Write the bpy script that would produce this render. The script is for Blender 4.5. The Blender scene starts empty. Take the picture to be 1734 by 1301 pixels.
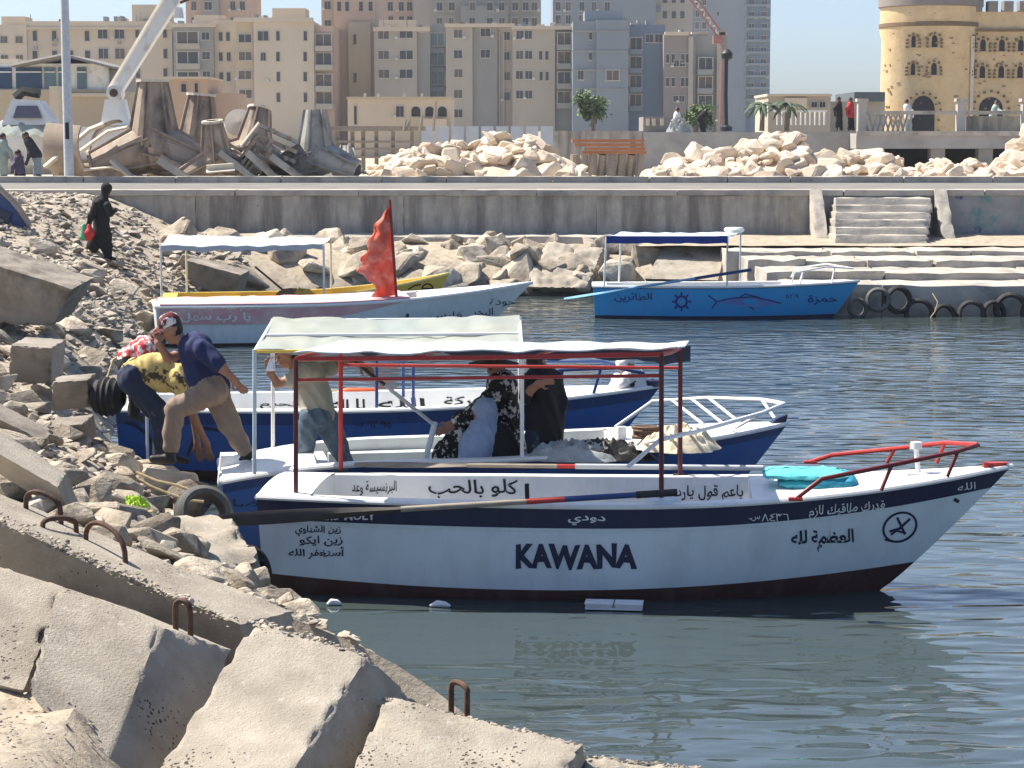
import bpy, bmesh, math, random, unicodedata
import numpy as np
from mathutils import Vector, Matrix, noise
R = math.radians
random.seed(7); np.random.seed(7)
sc = bpy.context.scene
COL = sc.collection

# ------------------------------------------------------------------ camera, sky, sun, exposure
CAM_H, F, PITCH = 4.1, 3600.0, math.atan(416.0 / 3600.0)
cd = bpy.data.cameras.new('camera'); cam = bpy.data.objects.new('camera', cd); COL.objects.link(cam)
cd.sensor_width = 36.0; cd.lens = 36.0 * F / 1734.0; cd.clip_start = 0.5; cd.clip_end = 8000
cam.location = (0, 0, CAM_H); cam.rotation_euler = (math.pi / 2 - PITCH, 0, 0)
sc.camera = cam
SUN_EL, SUN_AZ = R(54), R(-64)          # azimuth from +Y (away from the camera), negative = to the left
S = Vector((math.sin(SUN_AZ) * math.cos(SUN_EL), math.cos(SUN_AZ) * math.cos(SUN_EL), math.sin(SUN_EL)))
w = bpy.data.worlds.new('World'); sc.world = w; w.use_nodes = True
nt = w.node_tree; bg = nt.nodes['Background']
sky = nt.nodes.new('ShaderNodeTexSky'); sky.sky_type = 'NISHITA'; sky.sun_disc = False
sky.sun_elevation = SUN_EL; sky.sun_rotation = SUN_AZ; sky.air_density = 0.75; sky.dust_density = 1.4; sky.ozone_density = 5.0
nt.links.new(sky.outputs[0], bg.inputs[0]); bg.inputs[1].default_value = 0.08
sl = bpy.data.lights.new('sun', 'SUN'); so = bpy.data.objects.new('sun', sl); COL.objects.link(so)
sl.energy = 4.3; sl.angle = R(0.5); sl.color = (1.0, 0.92, 0.79)
so.rotation_euler = (-S).to_track_quat('-Z', 'Y').to_euler(); so.location = (-20, 30, 40)
sc.view_settings.view_transform = 'Standard'; sc.view_settings.look = 'None'
sc.view_settings.exposure = 1.25; sc.view_settings.gamma = 1.0

# ------------------------------------------------------------------ pixel helpers (photo pixels 1734 x 1301)
CO = Vector((0, 0, CAM_H)); FW = Vector((0, math.cos(PITCH), -math.sin(PITCH))); UP = Vector((0, math.sin(PITCH), math.cos(PITCH)))
def ray(px, py): return FW * F + Vector((px - 867.0, 0, 0)) + UP * (650.5 - py)
def atY(px, py, Y):
    d = ray(px, py); return CO + d * (Y / d.y)
def atZ(px, py, z):
    d = ray(px, py); return CO + d * ((z - CAM_H) / d.z)
def zat(py, Y): return atY(867, py, Y).z
def xat(px, Y, py=500): return atY(px, py, Y).x

# ------------------------------------------------------------------ objects
def mtx(o): return Matrix.LocRotScale(o.location, o.rotation_euler, o.scale)
def tag(o, label=None, cat=None, group=None, kind=None):
    if label: o['label'] = label
    if cat: o['category'] = cat
    if group: o['group'] = group
    if kind: o['kind'] = kind
    return o
def empty(name, loc, rz=0.0, label=None, cat=None, group=None, kind=None):
    o = bpy.data.objects.new(name, None); COL.objects.link(o); o.location = loc; o.rotation_euler = (0, 0, rz)
    o.empty_display_size = 0.2
    return tag(o, label, cat, group, kind)
def link_obj(name, me, parent=None, loc=(0, 0, 0), rot=(0, 0, 0), scale=(1, 1, 1)):
    o = bpy.data.objects.new(name, me); COL.objects.link(o); o.location = loc; o.rotation_euler = rot; o.scale = scale
    if parent is not None: o.parent = parent
    return o
class MB:
    def __init__(s): s.v = []; s.f = []; s.m = []
    def add(s, vs, fs, mi=0):
        n = len(s.v); s.v.extend([tuple(p) for p in vs]); s.f.extend([tuple(i + n for i in f) for f in fs]); s.m.extend([mi] * len(fs)); return s
    def box(s, c, d, rz=0.0, mi=0, rot=None, taper=1.0):
        M3 = rot if rot is not None else Matrix.Rotation(rz, 3, 'Z')
        vs = []
        for z in (-.5, .5):
            k = taper if z > 0 else 1.0
            for x, y in ((-.5, -.5), (.5, -.5), (.5, .5), (-.5, .5)):
                vs.append(Vector(c) + M3 @ Vector((x * d[0] * k, y * d[1] * k, z * d[2])))
        return s.add(vs, [(3, 2, 1, 0), (4, 5, 6, 7), (0, 1, 5, 4), (1, 2, 6, 5), (2, 3, 7, 6), (3, 0, 4, 7)], mi)
    def bb(s, x0, x1, y0, y1, z0, z1, mi=0): return s.box(((x0 + x1) / 2, (y0 + y1) / 2, (z0 + z1) / 2), (abs(x1 - x0), abs(y1 - y0), abs(z1 - z0)), 0, mi)
    def tube(s, pts, r, n=8, mi=0, cap=True, flat=None):
        pts = [Vector(p) for p in pts]; m = len(pts); rs = r if isinstance(r, (list, tuple)) else [r] * m
        vs = []; up = Vector((0, 0, 1))
        t0 = (pts[1] - pts[0]).normalized()
        a = t0.cross(up); a = a if a.length > .05 else t0.cross(Vector((1, 0, 0))); a.normalize()
        for i, p in enumerate(pts):
            t = (pts[min(i + 1, m - 1)] - pts[max(i - 1, 0)]).normalized()
            a = (a - t * a.dot(t)); a = a.normalized() if a.length > 1e-6 else t.orthogonal().normalized()
            b = t.cross(a)
            for k in range(n):
                an = 2 * math.pi * k / n
                vs.append(p + a * (math.cos(an) * rs[i]) + b * (math.sin(an) * rs[i] * (flat[i] if flat else 1)))
        fs = [(i * n + k, i * n + (k + 1) % n, (i + 1) * n + (k + 1) % n, (i + 1) * n + k) for i in range(m - 1) for k in range(n)]
        if cap: fs += [tuple(range(n - 1, -1, -1)), tuple((m - 1) * n + k for k in range(n))]
        return s.add(vs, fs, mi)
    def lathe(s, prof, c=(0, 0, 0), n=20, mi=0, rot=None, a0=0.0, a1=2 * math.pi):
        full = abs(a1 - a0 - 2 * math.pi) < 1e-6; k = n if full else n + 1; vs = []
        for r, z in prof:
            for i in range(k):
                a = a0 + (a1 - a0) * i / n; p = Vector((r * math.cos(a), r * math.sin(a), z))
                vs.append(Vector(c) + (rot @ p if rot is not None else p))
        fs = [(j * k + i, j * k + (i + 1) % k, (j + 1) * k + (i + 1) % k, (j + 1) * k + i) for j in range(len(prof) - 1) for i in range(n)]
        return s.add(vs, fs, mi)
    def prism(s, poly, y0, y1, mi=0):           # poly = [(x, z)], extruded in y
        n = len(poly); vs = [(x, y0, z) for x, z in poly] + [(x, y1, z) for x, z in poly]
        fs = [tuple(range(n)), tuple(range(2 * n - 1, n - 1, -1))] + [(i, i + n, (i + 1) % n + n, (i + 1) % n) for i in range(n)]
        return s.add(vs, fs, mi)
    def grid(s, P, mi=0):                        # P[i][j] points
        a, b = len(P), len(P[0]); vs = [p for row in P for p in row]
        return s.add(vs, [(i * b + j, i * b + j + 1, (i + 1) * b + j + 1, (i + 1) * b + j) for i in range(a - 1) for j in range(b - 1)], mi)
    def hexa(s, p8, mi=0):                       # bottom 4 then top 4
        return s.add(p8, [(3, 2, 1, 0), (4, 5, 6, 7), (0, 1, 5, 4), (1, 2, 6, 5), (2, 3, 7, 6), (3, 0, 4, 7)], mi)
    def mesh(s, name, mats, smooth=False, inv=None, fix=True):
        me = bpy.data.meshes.new(name)
        vs = [inv @ Vector(p) for p in s.v] if inv is not None else s.v
        me.from_pydata([tuple(p) for p in vs], [], s.f)
        mats = mats if isinstance(mats, (list, tuple)) else [mats]
        for m in mats: me.materials.append(m)
        me.polygons.foreach_set('material_index', s.m)
        if fix:
            bm = bmesh.new(); bm.from_mesh(me); bmesh.ops.recalc_face_normals(bm, faces=bm.faces); bm.to_mesh(me); bm.free()
        if smooth:
            me.polygons.foreach_set('use_smooth', [True] * len(me.polygons))
            if smooth != 'all': me.set_sharp_from_angle(angle=R(42))
        me.update(); return me
    def build(s, name, mats, parent=None, smooth=False, local=False, fix=True):
        inv = None
        if parent is not None and not local:
            m = mtx(parent)
            if parent.parent is not None: m = mtx(parent.parent) @ m
            inv = m.inverted()
        return link_obj(name, s.mesh(name, mats, smooth, inv, fix), parent)
def lerp(a, b, t): return a + (b - a) * t
def interp(x, xs, ys): return float(np.interp(x, xs, ys))
def sstep(a, b, x):
    t = min(1, max(0, (x - a) / (b - a))); return t * t * (3 - 2 * t)
def fbm(p, o=3): return noise.fractal(Vector(p), 1.0, 2.0, o)

# ------------------------------------------------------------------ procedural materials
MATS = {}
def M(name, col, rough=.7, var=.18, scale=5.0, bump=.25, bdist=.01, bscale=None, col2=None, c2scale=2.0, c2lo=.5, c2hi=.65,
      metal=0.0, stretch=(1, 1, 1), objvar=0.0, spec=.4, c2amt=1.0, detail=6.0, c2stretch=None, col3=None, c3scale=9.0, c3lo=.62, c3hi=.7, coat=0.0, transl=0.0, pits=0.0):
    if name in MATS: return MATS[name]
    m = bpy.data.materials.new(name); m.use_nodes = True; t = m.node_tree; N = t.nodes; Lk = t.links.new
    p = N['Principled BSDF']; p.inputs['Roughness'].default_value = rough; p.inputs['Metallic'].default_value = metal
    p.inputs['Specular IOR Level'].default_value = spec; p.inputs['Coat Weight'].default_value = coat
    tc = N.new('ShaderNodeTexCoord'); info = N.new('ShaderNodeObjectInfo')
    sep = N.new('ShaderNodeMath'); sep.operation = 'MULTIPLY'; sep.inputs[1].default_value = 37.0; Lk(info.outputs['Random'], sep.inputs[0])
    def tex(sca, st, det=detail, off=0.0, ro=.6):
        mp = N.new('ShaderNodeMapping'); mp.inputs['Scale'].default_value = st; mp.inputs['Location'].default_value = (off, off * .7, off * 1.3)
        Lk(tc.outputs['Object'], mp.inputs[0])
        n = N.new('ShaderNodeTexNoise'); n.noise_dimensions = '4D'; n.inputs['Scale'].default_value = sca; n.inputs['Detail'].default_value = det; n.inputs['Roughness'].default_value = ro
        Lk(mp.outputs[0], n.inputs['Vector']); Lk(sep.outputs[0], n.inputs['W']); return n
    n1 = tex(scale, stretch)
    r = N.new('ShaderNodeValToRGB'); e = r.color_ramp.elements
    e[0].position = .3; e[1].position = .7
    e[0].color = (*[c * (1 - var) for c in col], 1); e[1].color = (*[min(1, c * (1 + var)) for c in col], 1)
    Lk(n1.outputs['Fac'], r.inputs[0]); out = r.outputs[0]
    def layer(out, c, sca, lo, hi, amt, st, off):
        n2 = tex(sca, st, 7.0, off, .65)
        mr = N.new('ShaderNodeMapRange'); mr.inputs[1].default_value = lo; mr.inputs[2].default_value = hi; mr.inputs[4].default_value = amt
        Lk(n2.outputs['Fac'], mr.inputs[0])
        mx = N.new('ShaderNodeMix'); mx.data_type = 'RGBA'; Lk(mr.outputs[0], mx.inputs[0]); Lk(out, mx.inputs[6]); mx.inputs[7].default_value = (*c, 1)
        return mx.outputs[2]
    if col2: out = layer(out, col2, c2scale, c2lo, c2hi, c2amt, c2stretch or stretch, 11.0)
    if col3: out = layer(out, col3, c3scale, c3lo, c3hi, 1.0, (1, 1, 1), 23.0)
    if objvar:
        hs = N.new('ShaderNodeHueSaturation'); mr = N.new('ShaderNodeMapRange'); mr.inputs[3].default_value = 1 - objvar; mr.inputs[4].default_value = 1 + objvar
        Lk(info.outputs['Random'], mr.inputs[0]); Lk(mr.outputs[0], hs.inputs['Value']); Lk(out, hs.inputs['Color']); out = hs.outputs[0]
    Lk(out, p.inputs['Base Color'])
    if bump:
        n3 = tex(bscale or scale * 4, (1, 1, 1), 8.0, 5.0, .65); b = N.new('ShaderNodeBump'); b.inputs['Strength'].default_value = bump; b.inputs['Distance'].default_value = bdist
        Lk(n3.outputs['Fac'], b.inputs['Height']); Lk(b.outputs[0], p.inputs['Normal'])
    if pits:                                   # air holes of rough concrete, their inner shade put into the colour
        vo = N.new('ShaderNodeTexVoronoi'); vo.inputs['Scale'].default_value = pits; dn = N.new('ShaderNodeTexNoise'); dn.inputs['Scale'].default_value = pits * .8; Lk(tc.outputs['Object'], dn.inputs['Vector']); va = N.new('ShaderNodeMix'); va.data_type = 'VECTOR'; va.inputs[0].default_value = .035; Lk(tc.outputs['Object'], va.inputs[4]); Lk(dn.outputs['Color'], va.inputs[5]); Lk(va.outputs[1], vo.inputs['Vector'])
        nm = tex(2.1, (1, 1, 1), 3.0, 3.0); th = N.new('ShaderNodeMapRange'); th.inputs[1].default_value = .47; th.inputs[2].default_value = .78; th.inputs[3].default_value = -.05; th.inputs[4].default_value = .52; Lk(nm.outputs['Fac'], th.inputs[0])
        df = N.new('ShaderNodeMath'); df.operation = 'SUBTRACT'; Lk(vo.outputs['Distance'], df.inputs[0]); Lk(th.outputs[0], df.inputs[1])
        mr = N.new('ShaderNodeMapRange'); mr.inputs[1].default_value = -.06; mr.inputs[2].default_value = .05; Lk(df.outputs[0], mr.inputs[0])
        mx = N.new('ShaderNodeMix'); mx.data_type = 'RGBA'; Lk(mr.outputs[0], mx.inputs[0]); mx.inputs[6].default_value = (*[c * .22 for c in col], 1); Lk(out, mx.inputs[7]); Lk(mx.outputs[2], p.inputs['Base Color'])
        b2 = N.new('ShaderNodeBump'); b2.inputs['Strength'].default_value = .8; b2.inputs['Distance'].default_value = .02; Lk(mr.outputs[0], b2.inputs['Height']); Lk(b.outputs[0], b2.inputs['Normal']); Lk(b2.outputs[0], p.inputs['Normal'])
    if transl:
        tr = N.new('ShaderNodeBsdfTranslucent'); ms = N.new('ShaderNodeMixShader'); ms.inputs[0].default_value = transl
        Lk(out, tr.inputs[0]); Lk(p.outputs[0], ms.inputs[1]); Lk(tr.outputs[0], ms.inputs[2]); Lk(ms.outputs[0], N['Material Output'].inputs[0])
    MATS[name] = m; return m
def paint(name, col, rough=.42, dirt=.35, dcol=(.22, .19, .15)):     # marine paint, slightly grubby
    return M(name, col, rough=rough, var=.05, scale=2.5, bump=.12, bdist=.004, bscale=14, col2=[lerp(a, b, .55) for a, b in zip(col, dcol)], c2scale=3.2, c2lo=.48, c2hi=.76, c2amt=dirt, c2stretch=(1.6, 1.6, .35), spec=.45, col3=[lerp(a, b, .35) for a, b in zip(col, (.25, .2, .15))], c3scale=26, c3lo=.66, c3hi=.74)
WHITE = paint('white_paint', (.80, .80, .78)); HULLW = paint('hull_white_paint', (.66, .73, .76), dirt=.4)
NAVY = paint('navy_paint', (.012, .018, .06), .35, .15); MAROON = paint('maroon_antifouling', (.06, .02, .018), .7, .4)
RED = paint('red_paint', (.42, .03, .025), .45, .3); BLUE = paint('blue_paint', (.02, .095, .33), .4, .25); BRIGHTBLUE = paint('bright_blue_paint', (.015, .30, .62), .4, .2)
DKBLUE = paint('dark_blue_paint', (.012, .045, .17), .4, .2); BLACK = M('black_rubber', (.018, .018, .019), .75, .3, 9, .3, .006, col2=(.09, .085, .075), c2scale=4, c2lo=.55, c2hi=.75)
YELLOW = paint('yellow_paint', (.72, .50, .07), .5, .3); INK = M('black_lettering', (.012, .013, .018), .5, .1, 20, 0); INKNAVY = M('navy_lettering', (.015, .02, .06), .5, .1, 20, 0)
INKWHITE = M('white_lettering', (.72, .73, .72), .5, .1, 20, 0); INKBLUE = M('blue_lettering', (.01, .03, .19), .5, .1, 20, 0)
RUST = M('rusty_iron', (.10, .055, .035), .85, .35, 14, .5, .006, col2=(.035, .022, .018), c2scale=9)
WOOD = M('weathered_wood', (.30, .26, .21), .8, .3, 6, .4, .004, stretch=(1, 8, 8)); DARKWOOD = M('dark_oar_wood', (.045, .038, .035), .6, .3, 6, .3, .003, stretch=(1, 8, 8))
CANV = M('canopy_cloth_pale', (.40, .42, .37), .85, .1, 3, .3, .01, col2=(.30, .40, .44), c2scale=.8, c2lo=.45, c2hi=.7, c2amt=.6, transl=.25); CANVW = M('canopy_cloth_white', (.52, .56, .60), .8, .08, 3, .3, .01, transl=.2, col2=(.5, .52, .55), c2scale=2, c2lo=.55, c2hi=.8, c2amt=.6)
CANVB = M('canopy_cloth_blue', (.015, .045, .26), .7, .2, 3, .3, .01); PINK = M('pink_cover', (.62, .34, .35), .85, .1, 3, .3, .01, col2=(.72, .6, .58), c2scale=1.5, c2lo=.5, c2hi=.75)
FLAG = M('red_flag_cloth', (.74, .20, .12), .8, .2, 5, .2, .01, col2=(.82, .55, .46), c2scale=3, c2lo=.44, c2hi=.66, transl=.5); TURQ = M('turquoise_cloth', (.10, .52, .56), .8, .15, 6, .4, .01)
ROPE = M('rope', (.50, .40, .22), .9, .25, 30, .5, .005); GREYPIPE = M('galvanised_pipe', (.55, .57, .58), .45, .15, 8, .1, .003)
CONC = M('block_concrete', (.385, .345, .285), .95, .14, 5.0, 1.0, .011, bscale=60, col2=(.25, .22, .18), c2scale=2.0, c2lo=.42, c2hi=.68, col3=(.42, .39, .34), c3scale=14, c3lo=.58, c3hi=.68, pits=34.0, spec=.12)
CONCW = M('worn_concrete', (.42, .385, .33), .92, .2, 1.6, .6, .03, bscale=9, col2=(.24, .225, .21), c2scale=1.2, c2lo=.5, c2hi=.66, col3=(.09, .08, .07), c3scale=7, c3lo=.68, c3hi=.75)
WALLC = M('pier_wall_concrete', (.40, .37, .32), .92, .25, 2.2, .9, .05, bscale=6, col2=(.19, .175, .155), c2scale=1.3, c2lo=.44, c2hi=.64, stretch=(1, 1, .7), c2stretch=(1.6, 1, .22), col3=(.10, .10, .10), c3scale=3.2, c3lo=.66, c3hi=.76)
CONCD = M('shade_dark_weathered_concrete', (.28, .25, .215), .95, .22, 2.0, .6, .03, bscale=12, col2=(.14, .12, .10), c2scale=1.6, c2lo=.48, c2hi=.66, spec=.15)  # weathered concrete, darkened so the bank blocks' shade is in the colour
ROCK = M('shore_rock', (.44, .385, .305), .95, .3, 2.6, .9, .05, bscale=9, col2=(.21, .175, .14), c2scale=2.8, c2lo=.46, c2hi=.64, objvar=.34, spec=.15)
PALEROCK = M('pale_quarry_rock', (.62, .52, .40), .93, .15, 1.0, .7, .06, bscale=4, col2=(.52, .36, .26), c2scale=.8, c2lo=.52, c2hi=.72, objvar=.2)
WETR = M('wet_rock', (.055, .05, .042), .45, .35, 3, .8, .04, bscale=9, col2=(.03, .035, .02), c2scale=3, c2lo=.5, c2hi=.65, objvar=.3, spec=.5)
SAND = M('sandy_gravel', (.38, .325, .25), .95, .22, 5, .8, .02, bscale=26, col2=(.23, .19, .145), c2scale=6, c2lo=.5, c2hi=.66)
# ------------------------------------------------------------------ lettering (built-in font, Arabic shaped with presentation forms)
_FORMS = {}
for _c in range(0xFE80, 0xFEFD):
    d = unicodedata.decomposition(chr(_c)).split()
    if len(d) == 2: _FORMS.setdefault(chr(int(d[1], 16)), {})[d[0].strip('<>')] = chr(_c)
def shape_ar(s):
    out = []
    for i, ch in enumerate(s):
        f = _FORMS.get(ch)
        if not f: out.append(ch); continue
        prev = _FORMS.get(s[i - 1]) if i else None; nxt = _FORMS.get(s[i + 1]) if i + 1 < len(s) else None
        jp = bool(prev and 'initial' in prev and 'final' in f); jn = bool(nxt and 'final' in nxt and 'initial' in f)
        k = 'medial' if jp and jn else 'final' if jp else 'initial' if jn else 'isolated'
        out.append(f.get(k, f.get('isolated', ch)))
    return ''.join(reversed(out))
_dig = {'٨': [[(0, 0), (.25, .7), (.5, 0)]], '٤': [[(.45, .7), (.1, .55), (.35, .38), (.05, .2), (.15, .02), (.5, 0)]], '٣': [[(.12, 0), (.02, .7), (.12, .5), (.22, .7), (.32, .5), (.45, .7)]],
        '٦': [[(.02, .68), (.4, .7), (.48, 0)]], '٢': [[(.12, 0), (.02, .7), (.15, .5), (.42, .7)]], '٩': [[(.45, .45), (.2, .35), (.08, .52), (.25, .7), (.44, .62), (.48, 0)]], '٥': [[(.25, 0), (.05, .25), (.25, .6), (.45, .25), (.25, 0)]]}
def stroke2d(lines, wd):
    vs, fs = [], []
    for ln in lines:
        pts = [Vector((a, b)) for a, b in ln]
        for p, q in zip(pts, pts[1:]):
            t = (q - p); L = t.length
            if L < 1e-6: continue
            t /= L; nn = Vector((-t.y, t.x)) * wd / 2; e = t * wd * .4; k = len(vs)
            vs += [p - e - nn, q + e - nn, q + e + nn, p - e + nn]; fs.append((k, k + 1, k + 2, k + 3))
    return [tuple(v) for v in vs], fs
_TXT = {}
def text2d(s, bold=0.0, lines=None):
    """2-D mesh of a text, normalised to the unit box"""
    key = (s, bold)
    if key in _TXT: return _TXT[key]
    if lines is None and all(c in _dig for c in s):
        lines = [[(x + .62 * i, y) for x, y in ln] for i, c in enumerate(s) for ln in _dig[c]]
    if lines is not None: vs, fs = stroke2d(lines, .09 + bold)
    else:
        c = bpy.data.curves.new('t', 'FONT'); c.body = s if s.isascii() else shape_ar(s); c.resolution_u = 2; c.offset = bold; c.size = 1
        o = bpy.data.objects.new('t', c); COL.objects.link(o)
        me = bpy.data.meshes.new_from_object(o.evaluated_get(bpy.context.evaluated_depsgraph_get()))
        vs = [(v.co.x, v.co.y) for v in me.vertices]; fs = [tuple(p.vertices) for p in me.polygons]
        bpy.data.objects.remove(o); bpy.data.curves.remove(c); bpy.data.meshes.remove(me)
    A = np.array(vs); lo = A.min(0); A = (A - lo) / (A.max(0) - lo)
    n_ = max(3, len(s)); A = np.stack([A[:, 0] + .006 * np.sin(A[:, 1] * 9 + A[:, 0] * n_ * 2.1), A[:, 1] + .035 * np.sin(A[:, 0] * n_ * 1.7 + n_) + .02 * np.sin(A[:, 0] * n_ * 4.3)], 1)   # brush-painted, not quite even
    _TXT[key] = (A, fs); return _TXT[key]
def place_text(mb, s, x0, y0, x1, y1, surf, bold=0.0, slope=0.0, lines=None, arc=0.0, mi=0):
    """pixel box (y0 top) -> points on a surface function surf(px, py)"""
    A, fs = text2d(s, bold, lines)
    mb.add([surf(x0 + a * (x1 - x0), y1 + b * (y0 - y1) + slope * (a - .5) + arc * (4 * (a - .5) ** 2)) for a, b in A], fs, mi)

# ------------------------------------------------------------------ boats
class Boat:
    def __init__(s, name, label, stern, bow, B, zs0, zb, Lw, zst=None, cat='boat', prof0=.78, boot=(.2, .13, .25), band=.2, sw=.16, ta=.07, tf=.68, sole=.2, group=None, rake=.04, keel=-.3, sx=2.0):
        s.sx = sx
        d = Vector((bow[0] - stern[0], bow[1] - stern[1])); s.L = d.length; s.ang = math.atan2(d.y, d.x)
        s.root = empty(name, (stern[0], stern[1], 0), s.ang, label, cat, group); s.m = mtx(s.root); s.inv = s.m.inverted()
        s.B, s.zs0, s.zb, s.Lw, s.zst, s.p0 = B, zs0, zb, Lw, zst if zst is not None else zs0, prof0
        s.bootv, s.bandv, s.sw, s.ta, s.tf, s.sole, s.rake, s.keelz = boot, band, sw, ta, tf, sole, rake, keel
    def prof(s, t):
        t = min(max(t, 0), 1)
        if t < .45: return s.p0 + (1 - s.p0) * math.sin(math.pi / 2 * t / .45)
        return max(0.0, 1 - ((t - .45) / .55) ** 2.3)
    def zs(s, t): return s.zs0 + (s.zb - s.zs0) * max(0, (t - .35) / .65) ** s.sx + (s.zst - s.zs0) * max(0, 1 - t / .3) ** 2
    def boot(s, t):
        a, b, c = s.bootv; return a * (1 - t) * (1 - 2 * t) + 4 * b * t * (1 - t) + c * t * (2 * t - 1)
    def bandz(s, t): return s.zs(t) - s.bandv
    def us(s, w): return s.Lw + (s.L - s.Lw) * (max(w, 0) / s.zb) ** .9 + min(w, 0) * 1.2
    def hb(s, t, w):
        bd = s.B * s.prof(t); bw = s.B * .87 * s.prof(t) * (1 - .22 * t * t); z = s.zs(t)
        if w < 0: return bw * (1 - .55 * (w / s.keelz) ** 1.5)
        return lerp(bw, bd, min(1.05, (w / z)) ** .85)
    def u(s, t, w): return t * s.us(w) - s.rake * (w / s.zs0) * (1 - t)
    def t_of(s, u, w): return min(1.0, max(0.0, (u + s.rake * w / s.zs0) / (s.us(w) + s.rake * w / s.zs0)))
    def P(s, t, w, sd, off=0.0): return Vector((s.u(t, w), sd * (s.hb(t, w) + off), w))
    def W(s, p): return s.m @ Vector(p)
    def lray(s, px, py):
        o = s.inv @ CO; d = s.inv.to_3x3() @ ray(px, py); return o, d
    def on_v(s, px, py, v):
        o, d = s.lray(px, py); return o + d * ((v - o.y) / d.y)
    def on_w(s, px, py, wz):
        o, d = s.lray(px, py); return o + d * ((wz - o.z) / d.z)
    def near(s, px, py, off=.006):                # point on the near (-v) outer skin
        v = -s.B
        for _ in range(8):
            p = s.on_v(px, py, v); v = -(s.hb(s.t_of(p.x, p.z), p.z) + off)
        return s.on_v(px, py, v)
    def inner(s, px, py, off=.006):               # point on the far inner wall
        v = s.B
        for _ in range(8):
            p = s.on_v(px, py, v); t = s.t_of(p.x, s.zs0); zt = s.zs(t); vt = s.hb(t, zt) - s.sw; vb = min(vt, s.hb(s.t_of(s.u(t, zt), s.sole), s.sole) - .04); v = lerp(vb, min(vt, s.hb(t, zt) - .04), max(0, min(1, (p.z - s.sole) / (zt - s.sole)))) - off
        return s.on_v(px, py, v)
    def strip(s, mb, wa, wb, rows, mi=0, n=44, off=0.0):
        for sd in (-1, 1):
            mb.grid([[s.P(i / n, lerp(wa(i / n), wb(i / n), j / rows), sd, off) for j in range(rows + 1)] for i in range(n + 1)], mi)
        for j in range(rows):
            a, b = lerp(wa(0), wb(0), j / rows), lerp(wa(0), wb(0), (j + 1) / rows)
            mb.add([s.P(0, a, -1), s.P(0, a, 1), s.P(0, b, 1), s.P(0, b, -1)], [(0, 1, 2, 3)], mi)
    def shell(s, m_side, m_band, m_bottom, m_deck, m_in, m_rail, railr=.028):
        r = s.root; bb = lambda name, m, sm=True: mb.build(name, m, r, sm, True)
        mb = MB(); s.strip(mb, lambda t: s.keelz, s.boot, 6); bb('bottom', m_bottom)
        mb = MB(); s.strip(mb, s.boot, s.bandz, 6); s.side = bb('hull', m_side)
        mb = MB(); s.strip(mb, s.bandz, s.zs, 2, off=.004); bb('sheer_band', m_band)
        mb = MB(); n = 44
        edge = lambda t, sd, ins: Vector((s.u(t, s.zs(t)), sd * max(0, s.hb(t, s.zs(t)) - ins), s.zs(t) + .012))
        for sd in (-1, 1):                         # side decks
            mb.grid([[edge(lerp(s.ta, s.tf, i / n), sd, 0), edge(lerp(s.ta, s.tf, i / n), sd, s.sw)] for i in range(n + 1)])
        def full(t0, t1, k):                       # cambered end decks
            mb.grid([[Vector((s.u(t, s.zs(t)), q * s.hb(t, s.zs(t)), s.zs(t) + .012 + .05 * (1 - q * q) * s.prof(t))) for q in (-1, -.6, -.2, .2, .6, 1)] for t in [lerp(t0, t1, i / k) for i in range(k + 1)]])
        full(0, s.ta, 3); full(s.tf, 1, 18)
        bb('deck', m_deck)
        mb = MB(); tt = [lerp(s.ta, s.tf, i / n) for i in range(n + 1)]
        wl = lambda t, sd, z: Vector((s.u(t, s.zs(t)), sd * (min(s.hb(t, s.zs(t)) - s.sw, s.hb(s.t_of(s.u(t, s.zs(t)), z), z) - .04)), z))
        for sd in (-1, 1): mb.grid([[wl(t, sd, s.zs(t) + .012), wl(t, sd, s.sole)] for t in tt])
        mb.grid([[wl(t, -1, s.sole), wl(t, 1, s.sole)] for t in tt])
        for t in (s.ta, s.tf): mb.add([wl(t, -1, s.sole), wl(t, 1, s.sole), wl(t, 1, s.zs(t) + .012), wl(t, .4, s.zs(t) + .052), wl(t, -.4, s.zs(t) + .052), wl(t, -1, s.zs(t) + .012)], [(0, 1, 2, 3, 4, 5)])
        s.inside = bb('cockpit', m_in)
        for tq in (.22, .42, .58):
            mb = MB(); tm = lerp(s.ta, s.tf, tq); hbq = s.hb(tm, s.zs0) - s.sw - .01; uq = s.u(tm, s.zs0)
            mb.bb(uq - .14, uq + .14, -hbq, hbq, s.sole + .22, s.sole + .26); bb('thwart', m_in, False)
        mb = MB()
        for sd in (-1, 1): mb.tube([edge(i / 40, sd, 0) - Vector((0, 0, .02)) for i in range(41)], railr, 6)
        mb.tube([edge(0, -1, 0) - Vector((0, 0, .02)), edge(0, 1, 0) - Vector((0, 0, .02))], railr, 6)
        bb('gunwale', m_rail)
    def part(s, mb, name, m, smooth=True, parent=None): return mb.build(name, m, parent or s.root, smooth, True)
    def rod(s, name, pts, r, m, n=8): return s.part(MB().tube(pts, r, n), name, m)
    def text(s, txts, name, m, surf, parent=None):
        for tx in txts:
            mb = MB(); place_text(mb, tx[0], *tx[1:5], surf, **(tx[5] if len(tx) > 5 else {})); o = s.part(mb, name, m, False, parent)
            if ' ' in tx[0]: o['kind'] = 'stuff'
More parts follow.
